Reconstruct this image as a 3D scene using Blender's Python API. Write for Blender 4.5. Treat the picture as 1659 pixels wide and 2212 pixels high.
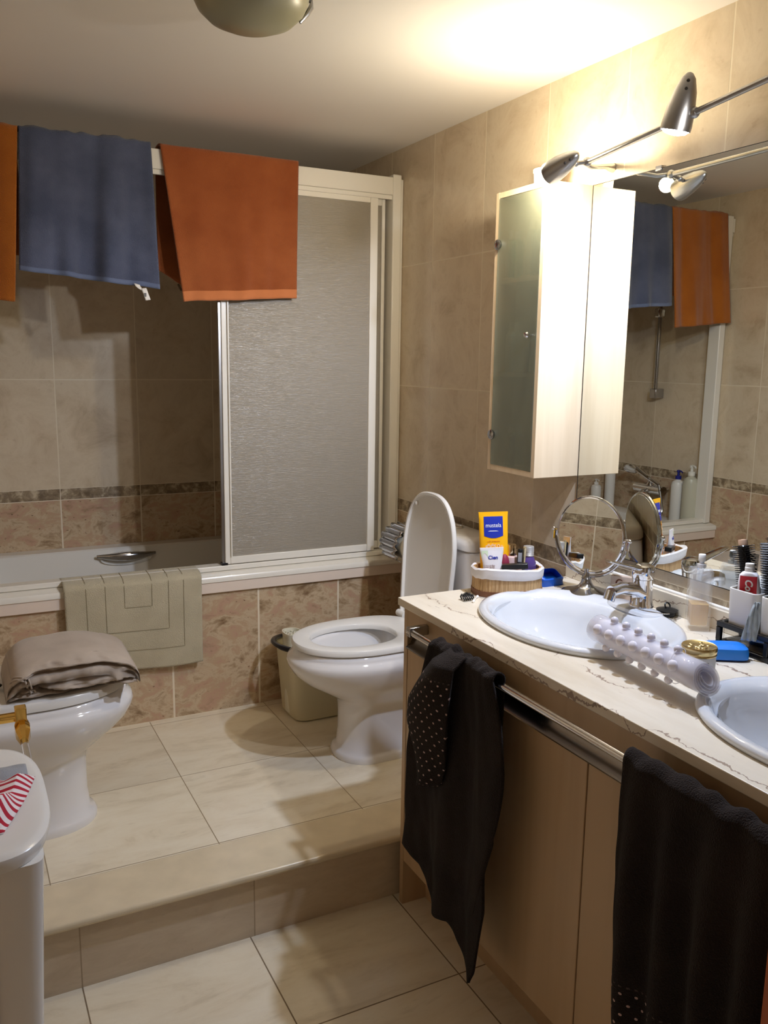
import bpy, bmesh, math, random
from mathutils import Vector, Matrix
from mathutils import noise as mnoise
random.seed(7)
PI = math.pi
S = bpy.context.scene
for o in list(bpy.data.objects): bpy.data.objects.remove(o, do_unlink=True)
COL = S.collection

# ------------------------------------------------------------------ camera
cam = bpy.data.cameras.new('camera'); camo = bpy.data.objects.new('camera', cam); COL.objects.link(camo)
cam.sensor_fit = 'HORIZONTAL'; cam.sensor_width = 36.0; cam.lens = 36.0*1862.6/1659.0
cam.clip_start = 0.02
R0 = Vector((0.89138259, -0.45302967, 0.01418403)); D0 = Vector((-0.06668293, -0.16203047, -0.9845301)); F0 = Vector((0.4483196, 0.87664716, -0.17464048))
m = Matrix.Identity(4)
for i in range(3):
    m[i][0] = R0[i]; m[i][1] = -D0[i]; m[i][2] = -F0[i]
m[0][3], m[1][3], m[2][3] = 0.0, 0.0, 1.49
camo.matrix_world = m
S.camera = camo
EYE = Vector((0, 0, 1.49))
# ------------------------------------------------------------------ world, exposure
S.view_settings.view_transform = 'Standard'; S.view_settings.look = 'None'
S.view_settings.exposure = 0.4; S.view_settings.gamma = 1.0; S.view_settings.use_curve_mapping = False
w = bpy.data.worlds.new('world'); S.world = w; w.use_nodes = True
w.node_tree.nodes['Background'].inputs[0].default_value = (1.0, 0.93, 0.85, 1); w.node_tree.nodes['Background'].inputs[1].default_value = 0.008
S.cycles.max_bounces = 10; S.cycles.diffuse_bounces = 6; S.cycles.glossy_bounces = 5; S.cycles.transmission_bounces = 8
S.cycles.transparent_max_bounces = 12
S.cycles.caustics_reflective = False; S.cycles.caustics_refractive = False
S.cycles.use_denoising = True
S.cycles.sample_clamp_indirect = 4.0
# lamp strengths (the lamps themselves are built with the track light below)
WARM_W, COOL_W, THIRD_W = 9.0, 38.0, 19.0
FILL_W = 0.35  # strength of the added fill behind the camera

# ------------------------------------------------------------------ materials
MATS = {}
def s2l(c): return tuple((x/12.92 if x <= 0.04045 else ((x+0.055)/1.055)**2.4) for x in c)
def rgb(r, g, b): return s2l((r/255, g/255, b/255)) + (1.0,)
def newmat(name):
    mt = bpy.data.materials.new(name); mt.use_nodes = True
    nt = mt.node_tree; p = nt.nodes['Principled BSDF']
    return mt, nt, p
def N(nt, t, **kw):
    n = nt.nodes.new(t)
    for k, v in kw.items():
        if isinstance(k, str) and hasattr(n, k): setattr(n, k, v)
    return n
def mat(name, col, rough=0.5, metal=0.0, spec=0.5, bump=0.0, bscale=300, var=0.0, vscale=8, coat=0.0, trans=0.0, ior=1.45, alpha=1.0, sheen=0.0, emit=None, es=0.0, sss=0):
    if name in MATS: return MATS[name]
    mt, nt, p = newmat(name)
    p.inputs['Base Color'].default_value = col; p.inputs['Roughness'].default_value = rough
    p.inputs['Metallic'].default_value = metal; p.inputs['Specular IOR Level'].default_value = spec
    p.inputs['Coat Weight'].default_value = coat; p.inputs['Coat Roughness'].default_value = 0.05
    p.inputs['Transmission Weight'].default_value = trans; p.inputs['IOR'].default_value = ior
    p.inputs['Alpha'].default_value = alpha
    p.inputs['Sheen Weight'].default_value = sheen; p.inputs['Sheen Roughness'].default_value = 0.6
    if emit: p.inputs['Emission Color'].default_value = emit; p.inputs['Emission Strength'].default_value = es
    tc = N(nt, 'ShaderNodeTexCoord')
    if var > 0:
        nz = N(nt, 'ShaderNodeTexNoise'); nz.inputs['Scale'].default_value = vscale; nz.inputs['Detail'].default_value = 5
        nt.links.new(tc.outputs['Object'], nz.inputs['Vector'])
        mr = N(nt, 'ShaderNodeMapRange'); mr.inputs[1].default_value = 0.3; mr.inputs[2].default_value = 0.7
        mr.inputs[3].default_value = 1-var; mr.inputs[4].default_value = 1+var
        nt.links.new(nz.outputs['Fac'], mr.inputs[0])
        mx = N(nt, 'ShaderNodeVectorMath', operation='SCALE'); mx.inputs[0].default_value = col[:3]
        nt.links.new(mr.outputs[0], mx.inputs['Scale']); nt.links.new(mx.outputs[0], p.inputs['Base Color'])
    if bump > 0:
        nb = N(nt, 'ShaderNodeTexNoise'); nb.inputs['Scale'].default_value = bscale; nb.inputs['Detail'].default_value = 2
        nt.links.new(tc.outputs['Object'], nb.inputs['Vector'])
        bp = N(nt, 'ShaderNodeBump'); bp.inputs['Strength'].default_value = bump; bp.inputs['Distance'].default_value = 0.004
        nt.links.new(nb.outputs['Fac'], bp.inputs['Height']); nt.links.new(bp.outputs[0], p.inputs['Normal'])
    MATS[name] = mt
    return mt

def ramp(nt, stops):
    r = N(nt, 'ShaderNodeValToRGB'); cr = r.color_ramp
    while len(cr.elements) < len(stops): cr.elements.new(0.5)
    for e, (pos, c) in zip(cr.elements, stops): e.position = pos; e.color = c
    return r
def mth(nt, op, a, b=None, c=None):
    n = N(nt, 'ShaderNodeMath', operation=op)
    for i, v in enumerate((a, b, c)):
        if v is None: continue
        if isinstance(v, (int, float)): n.inputs[i].default_value = v
        else: nt.links.new(v, n.inputs[i])
    return n.outputs[0]
def tile_mat(name, ax, u0, du, bx, v0, dv, stops, grout, gw=0.0022, rough=0.22, nscale=5.0, stretch=(1, 1, 1), spots=0.0, spotcol=(0.05, 0.02, 0.01, 1), stagger=0, bump=0.25, speck=0.0):
    """tiles laid on world position; ax/bx are the axes (0,1,2) along the two tile directions"""
    mt, nt, p = newmat(name)
    g = N(nt, 'ShaderNodeNewGeometry'); sp = N(nt, 'ShaderNodeSeparateXYZ'); nt.links.new(g.outputs['Position'], sp.inputs[0])
    def edge(axis, o, d):
        t = mth(nt, 'DIVIDE', mth(nt, 'SUBTRACT', sp.outputs[axis], o), d)
        idx = mth(nt, 'FLOOR', t); fr = mth(nt, 'SUBTRACT', t, idx)
        e = mth(nt, 'MULTIPLY', mth(nt, 'MINIMUM', fr, mth(nt, 'SUBTRACT', 1.0, fr)), d)
        return idx, e
    iu, eu = edge(ax, u0, du); iv, ev = edge(bx, v0, dv)
    e = mth(nt, 'MINIMUM', eu, ev)
    mask = N(nt, 'ShaderNodeMapRange'); mask.inputs[1].default_value = gw*0.5; mask.inputs[2].default_value = gw*0.5+0.0009
    nt.links.new(e, mask.inputs[0])
    # per-tile offset of the pattern
    cb = N(nt, 'ShaderNodeCombineXYZ'); nt.links.new(mth(nt, 'MULTIPLY', iu, 3.71), cb.inputs[0]); nt.links.new(mth(nt, 'MULTIPLY', iv, 5.37), cb.inputs[1])
    va = N(nt, 'ShaderNodeVectorMath', operation='MULTIPLY'); nt.links.new(g.outputs['Position'], va.inputs[0]); va.inputs[1].default_value = stretch
    vb = N(nt, 'ShaderNodeVectorMath', operation='ADD'); nt.links.new(va.outputs[0], vb.inputs[0]); nt.links.new(cb.outputs[0], vb.inputs[1])
    nz = N(nt, 'ShaderNodeTexNoise'); nz.inputs['Scale'].default_value = nscale; nz.inputs['Detail'].default_value = 9; nz.inputs['Roughness'].default_value = 0.68; nz.inputs['Distortion'].default_value = 0.45 if spots > 0.7 else 0.5
    nt.links.new(vb.outputs[0], nz.inputs['Vector'])
    rp = ramp(nt, stops); nt.links.new(nz.outputs['Fac'], rp.inputs[0])
    col = rp.outputs[0]
    wn = N(nt, 'ShaderNodeTexWhiteNoise'); nt.links.new(cb.outputs[0], wn.inputs['Vector'])
    tv = N(nt, 'ShaderNodeMapRange'); tv.inputs[3].default_value = 0.94; tv.inputs[4].default_value = 1.05; nt.links.new(wn.outputs['Value'], tv.inputs[0])
    sc = N(nt, 'ShaderNodeVectorMath', operation='SCALE'); nt.links.new(col, sc.inputs[0]); nt.links.new(tv.outputs[0], sc.inputs['Scale']); col = sc.outputs[0]
    if spots > 0:
        n2 = N(nt, 'ShaderNodeTexNoise'); n2.inputs['Scale'].default_value = nscale*7; n2.inputs['Detail'].default_value = 3
        nt.links.new(vb.outputs[0], n2.inputs['Vector'])
        m2 = N(nt, 'ShaderNodeMapRange'); m2.inputs[1].default_value = 0.66; m2.inputs[2].default_value = 0.74; m2.inputs[4].default_value = spots
        nt.links.new(n2.outputs['Fac'], m2.inputs[0])
        mx = N(nt, 'ShaderNodeMix', data_type='RGBA'); nt.links.new(m2.outputs[0], mx.inputs[0]); nt.links.new(col, mx.inputs[6]); mx.inputs[7].default_value = spotcol
        col = mx.outputs[2]
    gm = N(nt, 'ShaderNodeMix', data_type='RGBA'); nt.links.new(mask.outputs[0], gm.inputs[0]); gm.inputs[6].default_value = grout; nt.links.new(col, gm.inputs[7])
    nt.links.new(gm.outputs[2], p.inputs['Base Color'])
    rr = N(nt, 'ShaderNodeMapRange'); rr.inputs[3].default_value = 0.8; rr.inputs[4].default_value = rough; nt.links.new(mask.outputs[0], rr.inputs[0])
    nt.links.new(rr.outputs[0], p.inputs['Roughness'])
    bp = N(nt, 'ShaderNodeBump'); bp.inputs['Strength'].default_value = bump; bp.inputs['Distance'].default_value = 0.0015
    hh = mth(nt, 'ADD', mask.outputs[0], mth(nt, 'MULTIPLY', nz.outputs['Fac'], 0.35))
    nt.links.new(hh, bp.inputs['Height']); nt.links.new(bp.outputs[0], p.inputs['Normal'])
    MATS[name] = mt
    return mt

LIGHT_STOPS = [(0.28, rgb(184, 166, 140)), (0.42, rgb(203, 186, 160)), (0.55, rgb(212, 197, 172)), (0.72, rgb(195, 177, 150))]
DARK_STOPS = [(0.30, rgb(126, 100, 74)), (0.40, rgb(168, 144, 114)), (0.48, rgb(198, 177, 148)), (0.54, rgb(186, 160, 130)), (0.60, rgb(188, 154, 130)), (0.72, rgb(154, 130, 100))]
TRIM_STOPS = [(0.36, rgb(112, 94, 72)), (0.5, rgb(146, 128, 102)), (0.62, rgb(196, 180, 152))]
FLOOR_STOPS = [(0.28, rgb(206, 193, 168)), (0.45, rgb(228, 217, 194)), (0.6, rgb(234, 225, 204)), (0.76, rgb(212, 200, 178))]
GR = rgb(224, 212, 190)
def walls(ax, u0, tag):
    a = tile_mat('wall_tile_light_'+tag, ax, u0, 0.325, 2, 0.943, 0.447, LIGHT_STOPS, rgb(222, 210, 186), gw=0.0034, nscale=6.5, rough=0.2, spots=0.25, spotcol=rgb(170, 140, 112))
    b = tile_mat('wall_tile_border_'+tag, ax, u0, 0.325, 2, 0.10, 3.0, TRIM_STOPS, GR, gw=0.002, nscale=28, rough=0.4, bump=1.0)
    c = tile_mat('wall_tile_dark_'+tag, ax, u0, 0.325, 2, 0.898-0.455*1, 0.455, DARK_STOPS, GR, gw=0.0048, nscale=9.0, stretch=(1, 1, 1.6), spots=0.8, spotcol=rgb(96, 66, 48))
    return [a, b, c]
M_BACK = walls(0, 0.410, 'x'); M_SIDE = walls(1, 0.508, 'y')
# scroll relief on the border tile
for k in ('x', 'y'):
    nt = MATS['wall_tile_border_'+k].node_tree; p = nt.nodes['Principled BSDF']
    wv = N(nt, 'ShaderNodeTexVoronoi', feature='SMOOTH_F1'); wv.inputs['Scale'].default_value = 42
    g = N(nt, 'ShaderNodeNewGeometry'); nt.links.new(g.outputs['Position'], wv.inputs['Vector'])
    bp = N(nt, 'ShaderNodeBump'); bp.inputs['Strength'].default_value = 0.9; bp.inputs['Distance'].default_value = 0.003
    nt.links.new(wv.outputs['Distance'], bp.inputs['Height']); nt.links.new(bp.outputs[0], p.inputs['Normal'])
M_APRON = tile_mat('bath_apron_tile', 0, 0.355, 0.325, 2, 0.19-0.002, 0.46, DARK_STOPS, GR, gw=0.006, nscale=9.0, stretch=(1, 1, 1.6), spots=0.8, spotcol=rgb(104, 72, 54))
M_PLAT = tile_mat('platform_floor_tile', 0, 0.59-0.43*3, 0.43, 1, 2.11-0.42*2, 0.42, FLOOR_STOPS, rgb(150, 132, 104), gw=0.0018, nscale=5, stretch=(0.7, 2.2, 1), rough=0.16, bump=0.12, spots=0.12, spotcol=rgb(160, 145, 120))
M_FLOOR = tile_mat('lower_floor_tile', 0, 0.206-0.418*4, 0.418, 1, 1.596-0.418*6, 0.418, FLOOR_STOPS, rgb(128, 110, 86), gw=0.0026, nscale=5, stretch=(0.7, 2.2, 1), rough=0.2, bump=0.12, spots=0.12, spotcol=rgb(160, 145, 120))
M_RISER = tile_mat('step_riser_stone', 0, 0.206-0.43*4+0.0, 0.43, 2, -1.0, 4.0, [(0.3, rgb(186, 168, 144)), (0.6, rgb(206, 190, 166))], rgb(160, 142, 118), nscale=5, stretch=(1, 1, 3), rough=0.3, bump=0.1, spots=0.1)
M_NOSE = mat('step_nosing_stone', rgb(218, 204, 176), 0.25, var=0.06, vscale=14)
M_CEIL = mat('ceiling_paint', rgb(232, 228, 222), 0.7)
M_CERAMIC = mat('white_ceramic', rgb(228, 226, 226), 0.08, coat=0.5)
M_SINK = mat('white_sink_ceramic', rgb(218, 220, 224), 0.07, coat=0.5)
M_PLASTIC = mat('white_plastic', rgb(228, 226, 222), 0.22)
M_ACRYL = mat('bath_acrylic', rgb(228, 225, 218), 0.16, coat=0.3)
M_FRAME = mat('white_lacquered_frame', rgb(232, 228, 218), 0.25, coat=0.2)
M_CHROME = mat('chrome', (0.78, 0.78, 0.80, 1), 0.07, metal=1.0)
M_CHROMED = mat('dark_chrome', (0.5, 0.5, 0.52, 1), 0.14, metal=1.0)
M_STEEL = mat('brushed_steel', (0.40, 0.39, 0.38, 1), 0.30, metal=1.0)
M_MIRROR = mat('mirror_silver', (0.86, 0.88, 0.84, 1), 0.0, metal=1.0)
M_GOLD = mat('polished_gold', (0.95, 0.62, 0.18, 1), 0.12, metal=1.0)
M_BLACK = mat('black_plastic', rgb(20, 20, 22), 0.3)
M_DARKHOLE = mat('dark_gap', rgb(40, 34, 28), 0.7)
M_WHITE = mat('white_matte', rgb(235, 232, 226), 0.45)
M_ALU = mat('aluminium_cap', (0.78, 0.78, 0.80, 1), 0.38, metal=0.8)

def wood(name, base, dark, axis=2, rough=0.4, scale=9):
    mt, nt, p = newmat(name)
    tc = N(nt, 'ShaderNodeTexCoord'); mp = N(nt, 'ShaderNodeMapping')
    sc = [scale*2.4]*3; sc[axis] = scale*0.11; mp.inputs['Scale'].default_value = sc
    nt.links.new(tc.outputs['Object'], mp.inputs[0])
    nz = N(nt, 'ShaderNodeTexNoise'); nz.inputs['Scale'].default_value = 1.3; nz.inputs['Detail'].default_value = 6; nz.inputs['Distortion'].default_value = 0.4
    nt.links.new(mp.outputs[0], nz.inputs['Vector'])
    rp = ramp(nt, [(0.3, dark), (0.6, base)]); nt.links.new(nz.outputs['Fac'], rp.inputs[0]); nt.links.new(rp.outputs[0], p.inputs['Base Color'])
    p.inputs['Roughness'].default_value = rough
    MATS[name] = mt
    return mt
M_WOOD = wood('pale_birch', rgb(228, 206, 174), rgb(216, 192, 158))
M_WOODV = wood('vanity_birch', rgb(190, 162, 128), rgb(178, 149, 114), scale=5)
M_DOORW = wood('orange_varnished_wood', rgb(186, 96, 36), rgb(158, 74, 24))
M_BASKET = wood('basket_cane', rgb(196, 160, 112), rgb(160, 122, 76), scale=60)

def marble():
    mt, nt, p = newmat('counter_marble')
    g = N(nt, 'ShaderNodeNewGeometry'); mp = N(nt, 'ShaderNodeMapping'); mp.inputs['Scale'].default_value = (5.0, 1.1, 5.0); mp.inputs['Rotation'].default_value = (0, 0, 0.10)
    nt.links.new(g.outputs['Position'], mp.inputs[0])
    nz = N(nt, 'ShaderNodeTexNoise'); nz.inputs['Scale'].default_value = 2.2; nz.inputs['Detail'].default_value = 7; nz.inputs['Roughness'].default_value = 0.6
    nt.links.new(mp.outputs[0], nz.inputs['Vector'])
    rp = ramp(nt, [(0.25, rgb(212, 198, 176)), (0.5, rgb(230, 220, 202)), (0.75, rgb(220, 208, 188))]); nt.links.new(nz.outputs['Fac'], rp.inputs[0])
    sp = N(nt, 'ShaderNodeSeparateXYZ'); nt.links.new(g.outputs['Position'], sp.inputs[0])
    def stretched(scx, scy, detail, ro=0.6):
        mp2 = N(nt, 'ShaderNodeMapping'); mp2.inputs['Scale'].default_value = (scx, scy, scx); nt.links.new(g.outputs['Position'], mp2.inputs[0])
        n_ = N(nt, 'ShaderNodeTexNoise'); n_.inputs['Scale'].default_value = 1.0; n_.inputs['Detail'].default_value = detail; n_.inputs['Roughness'].default_value = ro
        nt.links.new(mp2.outputs[0], n_.inputs['Vector']); return n_.outputs['Fac']
    wob = mth(nt, 'MULTIPLY', mth(nt, 'SUBTRACT', stretched(3.0, 5.0, 6, 0.65), 0.5), 0.20)
    t_ = mth(nt, 'DIVIDE', mth(nt, 'ADD', mth(nt, 'ADD', mth(nt, 'ADD', sp.outputs[0], sp.outputs[2]), mth(nt, 'MULTIPLY', sp.outputs[1], 0.06)), wob), 0.120)
    fr = mth(nt, 'ABSOLUTE', mth(nt, 'SUBTRACT', mth(nt, 'FRACT', t_), 0.5))
    wdt = mth(nt, 'MULTIPLY', mth(nt, 'MAXIMUM', mth(nt, 'SUBTRACT', stretched(9.0, 7.0, 4), 0.34), 0.0), 0.10)
    v1 = mth(nt, 'LESS_THAN', fr, wdt)
    v2 = mth(nt, 'GREATER_THAN', stretched(120.0, 14.0, 3), 0.70)
    v = mth(nt, 'MAXIMUM', mth(nt, 'MULTIPLY', v1, 0.8), mth(nt, 'MULTIPLY', v2, 0.4))
    mx = N(nt, 'ShaderNodeMix', data_type='RGBA'); nt.links.new(v, mx.inputs[0]); nt.links.new(rp.outputs[0], mx.inputs[6]); mx.inputs[7].default_value = rgb(132, 104, 84)
    nt.links.new(mx.outputs[2], p.inputs['Base Color']); p.inputs['Roughness'].default_value = 0.3
    MATS['counter_marble'] = mt
    return mt
M_MARBLE = marble()

def frosted(name, tint, rough, mixf, ribs=None, bs=0.15):
    mt, nt, p = newmat(name)
    p.inputs['Base Color'].default_value = tint; p.inputs['Roughness'].default_value = rough; p.inputs['Transmission Weight'].default_value = mixf; p.inputs['IOR'].default_value = 1.5
    tc = N(nt, 'ShaderNodeTexCoord'); nb = N(nt, 'ShaderNodeTexNoise'); nb.inputs['Scale'].default_value = 1.0 if ribs else 220
    mp = N(nt, 'ShaderNodeMapping'); mp.inputs['Scale'].default_value = ribs or (1, 1, 1); nt.links.new(tc.outputs['Object'], mp.inputs[0])
    nt.links.new(mp.outputs[0], nb.inputs['Vector'])
    bp = N(nt, 'ShaderNodeBump'); bp.inputs['Strength'].default_value = bs; bp.inputs['Distance'].default_value = 0.002
    nt.links.new(nb.outputs['Fac'], bp.inputs['Height']); nt.links.new(bp.outputs[0], p.inputs['Normal'])
    MATS[name] = mt
    return mt
M_FROST = frosted('textured_shower_glass', rgb(198, 188, 170), 0.20, 0.45, ribs=(25, 25, 900), bs=0.55)
M_FROSTC = frosted('frosted_cabinet_glass', rgb(214, 220, 192), 0.24, 0.80)
M_FROSTC.node_tree.nodes['Principled BSDF'].inputs['Alpha'].default_value = 0.74
M_CLEAR = mat('clear_glass', (0.97, 0.98, 0.97, 1), 0.02, trans=1.0, ior=1.45)
M_PVC = mat('clear_pvc_film', (0.88, 0.86, 0.93, 1), 0.08, alpha=0.42, coat=0.6)
M_LIQ = mat('amber_perfume', rgb(246, 204, 120), 0.05, alpha=0.72)
M_PGLASS = mat('perfume_glass', (0.9, 0.92, 0.94, 1), 0.03, alpha=0.22, spec=1.0, coat=1.0)

def cloth(name, c1, c2, bump=0.6, bscale=420, sheen=0.25, vscale=9):
    mt, nt, p = newmat(name)
    tc = N(nt, 'ShaderNodeTexCoord')
    nz = N(nt, 'ShaderNodeTexNoise'); nz.inputs['Scale'].default_value = vscale; nz.inputs['Detail'].default_value = 6
    nt.links.new(tc.outputs['Object'], nz.inputs['Vector'])
    rp = ramp(nt, [(0.3, c1), (0.7, c2)]); nt.links.new(nz.outputs['Fac'], rp.inputs[0]); nt.links.new(rp.outputs[0], p.inputs['Base Color'])
    p.inputs['Roughness'].default_value = 0.95; p.inputs['Specular IOR Level'].default_value = 0.1; p.inputs['Sheen Weight'].default_value = sheen
    nb = N(nt, 'ShaderNodeTexNoise'); nb.inputs['Scale'].default_value = bscale; nb.inputs['Detail'].default_value = 2
    nt.links.new(tc.outputs['Object'], nb.inputs['Vector'])
    bp = N(nt, 'ShaderNodeBump'); bp.inputs['Strength'].default_value = bump; bp.inputs['Distance'].default_value = 0.006
    nt.links.new(nb.outputs['Fac'], bp.inputs['Height']); nt.links.new(bp.outputs[0], p.inputs['Normal'])
    MATS[name] = mt
    return mt
M_TORANGE = cloth('rust_orange_terry', rgb(148, 78, 40), rgb(164, 92, 50))
M_TORBORD = cloth('orange_woven_border', rgb(194, 118, 72), rgb(200, 124, 78), bump=0.15)
M_TAMBER = cloth('amber_orange_terry', rgb(160, 90, 28), rgb(174, 102, 36))
M_TBLUE = cloth('slate_blue_terry', rgb(72, 80, 104), rgb(92, 100, 126))
M_TBLUEB = cloth('blue_woven_border', rgb(98, 110, 140), rgb(106, 118, 148), bump=0.15)
M_TBROWN = cloth('dark_brown_terry', rgb(38, 31, 29), rgb(48, 40, 36), bump=0.8, sheen=0.05)
M_MAT = cloth('beige_bath_mat', rgb(184, 174, 148), rgb(198, 188, 162))
M_CLOTH = cloth('taupe_jersey', rgb(166, 152, 138), rgb(184, 170, 156), bump=0.1)
M_LINER = cloth('white_cotton_liner', rgb(218, 214, 214), rgb(232, 228, 228), bump=0.1)
M_GREYC = cloth('grey_knit', rgb(140, 144, 152), rgb(156, 160, 168), bump=0.3)

def dotted():
    mt = M_TBROWN.copy(); mt.name = 'dotted_brown_terry'; nt = mt.node_tree; p = nt.nodes['Principled BSDF']
    tc = N(nt, 'ShaderNodeTexCoord'); sp = N(nt, 'ShaderNodeSeparateXYZ'); nt.links.new(tc.outputs['UV'], sp.inputs[0])
    fy = mth(nt, 'FLOOR', sp.outputs[1]); off = mth(nt, 'MULTIPLY', mth(nt, 'MODULO', fy, 2.0), 0.5)
    xx = mth(nt, 'ADD', sp.outputs[0], off)
    dx = mth(nt, 'SUBTRACT', mth(nt, 'FRACT', xx), 0.5); dy = mth(nt, 'SUBTRACT', mth(nt, 'FRACT', sp.outputs[1]), 0.5)
    d = mth(nt, 'SQRT', mth(nt, 'ADD', mth(nt, 'MULTIPLY', dx, dx), mth(nt, 'MULTIPLY', dy, dy)))
    k = mth(nt, 'MULTIPLY', mth(nt, 'LESS_THAN', d, 0.12), mth(nt, 'LESS_THAN', sp.outputs[1], 40.0))
    old = p.inputs['Base Color'].links[0].from_socket
    mx = N(nt, 'ShaderNodeMix', data_type='RGBA'); nt.links.new(k, mx.inputs[0]); nt.links.new(old, mx.inputs[6]); mx.inputs[7].default_value = rgb(206, 176, 170)
    nt.links.new(mx.outputs[2], p.inputs['Base Color'])
    return mt
M_DOTTED = dotted()
def set_uv(o, fn):
    uv = o.data.uv_layers.new(name='UVMap')
    for lp in o.data.loops: uv.data[lp.index].uv = fn(lp.vertex_index)
def stripes():
    mt, nt, p = newmat('red_white_stripes')
    tc = N(nt, 'ShaderNodeTexCoord'); sp = N(nt, 'ShaderNodeSeparateXYZ'); nt.links.new(tc.outputs['UV'], sp.inputs[0])
    fr = mth(nt, 'FRACT', mth(nt, 'MULTIPLY', sp.outputs[1], 1.0))
    mx = N(nt, 'ShaderNodeMix', data_type='RGBA'); nt.links.new(mth(nt, 'LESS_THAN', fr, 0.45), mx.inputs[0]); mx.inputs[6].default_value = rgb(232, 222, 224); mx.inputs[7].default_value = rgb(176, 28, 52)
    nt.links.new(mx.outputs[2], p.inputs['Base Color']); p.inputs['Roughness'].default_value = 0.9
    MATS['red_white_stripes'] = mt
    return mt
M_STRIPE = stripes()

# ------------------------------------------------------------------ geometry helpers
class G:
    def __init__(s): s.v = []; s.f = []; s.mi = []; s.cur = 0
    def add(s, vs, fs):
        b = len(s.v); s.v += [Vector(v) for v in vs]; s.f += [[b+i for i in f] for f in fs]; s.mi += [s.cur]*len(fs); return s
    def box(s, x0, x1, y0, y1, z0, z1):
        vs = [(x, y, z) for z in (z0, z1) for y in (y0, y1) for x in (x0, x1)]
        return s.add(vs, [(0, 2, 3, 1), (4, 5, 7, 6), (0, 1, 5, 4), (2, 6, 7, 3), (1, 3, 7, 5), (0, 4, 6, 2)])
    def rings(s, rs, cap0=True, cap1=True, closed=True, loop=False):
        n = len(rs[0]); vs = [p for r in rs for p in r]; fs = []
        m_ = len(rs)
        for i in range(m_ if loop else m_-1):
            for j in range(n if closed else n-1):
                k = (j+1) % n; i2 = (i+1) % m_
                fs.append((i*n+j, i*n+k, i2*n+k, i2*n+j))
        if cap0 and not loop: fs.append(tuple(range(n-1, -1, -1)))
        if cap1 and not loop: fs.append(tuple((m_-1)*n+j for j in range(n)))
        return s.add(vs, fs)
    def lathe(s, prof, c=(0, 0, 0), axis=(0, 0, 1), n=32, cap0=True, cap1=True):
        a = Vector(axis).normalized(); q = Vector((0, 0, 1)).rotation_difference(a); c = Vector(c)
        rs = []
        for r, h in prof:
            r = max(r, 1e-5)
            rs.append([c + q @ Vector((r*math.cos(2*PI*j/n), r*math.sin(2*PI*j/n), h)) for j in range(n)])
        return s.rings(rs, cap0, cap1)
    def tube(s, pts, r, n=12, cap=True):
        pts = [Vector(p) for p in pts]; rr = r if isinstance(r, (list, tuple)) else [r]*len(pts)
        rs = []; up = None
        for i, p in enumerate(pts):
            t = (pts[min(i+1, len(pts)-1)] - pts[max(i-1, 0)]).normalized()
            if up is None:
                up = Vector((0, 0, 1)) if abs(t.z) < 0.9 else Vector((1, 0, 0))
            u = (up - t*up.dot(t)).normalized(); up = u; v = t.cross(u)
            rs.append([p + (u*math.cos(2*PI*j/n) + v*math.sin(2*PI*j/n))*rr[i] for j in range(n)])
        return s.rings(rs, cap, cap)
    def grid(s, fn, nu, nv, closed=False):
        vs = [fn(i/nu, j/nv) for j in range(nv+1) for i in range(nu+1)]
        fs = [(j*(nu+1)+i, j*(nu+1)+i+1, (j+1)*(nu+1)+i+1, (j+1)*(nu+1)+i) for j in range(nv) for i in range(nu)]
        return s.add(vs, fs)
    def ell(s, c, r, nu=24, nv=14, M3=None):
        c = Vector(c); M3 = M3 or Matrix.Identity(3)
        rs = []
        for i in range(nv+1):
            a = PI*i/nv
            rs.append([c + M3 @ Vector((r[0]*math.sin(a)*math.cos(2*PI*j/nu)+1e-6*math.cos(2*PI*j/nu), r[1]*math.sin(a)*math.sin(2*PI*j/nu)+1e-6*math.sin(2*PI*j/nu), -r[2]*math.cos(a))) for j in range(nu)])
        return s.rings(rs)
    def xf(s, M4, start=0):
        for i in range(start, len(s.v)): s.v[i] = M4 @ s.v[i]
        return s

def ob(name, g, mats, parent=None, base=None, smooth=True, bevel=0.0, bseg=2, sub=0, solid=0.0, sharp=35, soff=0.0):
    me = bpy.data.meshes.new(name)
    off = Vector((0, 0, 0))
    if parent is not None: off = Vector(parent['_o'])
    elif base is not None: off = Vector(base)
    me.from_pydata([tuple(v-off) for v in g.v], [], g.f)
    mats = mats if isinstance(mats, (list, tuple)) else [mats]
    for m_ in mats: me.materials.append(m_)
    for p, i in zip(me.polygons, g.mi): p.material_index = min(i, len(mats)-1)
    bm = bmesh.new(); bm.from_mesh(me); bmesh.ops.recalc_face_normals(bm, faces=bm.faces[:]); bm.to_mesh(me); bm.free()
    if smooth:
        for p in me.polygons: p.use_smooth = True
        if not sub:
            try: me.set_sharp_from_angle(angle=math.radians(sharp))
            except Exception: pass
    o = bpy.data.objects.new(name, me); COL.objects.link(o)
    if parent is not None: o.parent = parent
    else: o.location = off
    o['_o'] = tuple(off)
    if bevel > 0:
        b = o.modifiers.new('bevel', 'BEVEL'); b.width = bevel; b.segments = bseg; b.limit_method = 'ANGLE'; b.angle_limit = math.radians(40)
        b.harden_normals = False
    if solid > 0:
        b = o.modifiers.new('solid', 'SOLIDIFY'); b.thickness = solid; b.offset = soff
    if sub:
        b = o.modifiers.new('sub', 'SUBSURF'); b.levels = sub; b.render_levels = sub
    return o
def tag(o, label, cat, group=None):
    o['label'] = label; o['category'] = cat
    if group: o['group'] = group
    return o
def thing(name, label, cat, loc, group=None):
    o = bpy.data.objects.new(name, None); COL.objects.link(o); o.location = loc; o.empty_display_size = 0.05
    o['_o'] = tuple(loc)
    return tag(o, label, cat, group)
def struct(name, g, mats, **kw):
    o = ob(name, g, mats, **kw); o['kind'] = 'structure'; return o
def B(x0, x1, y0, y1, z0, z1): return G().box(x0, x1, y0, y1, z0, z1)
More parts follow.
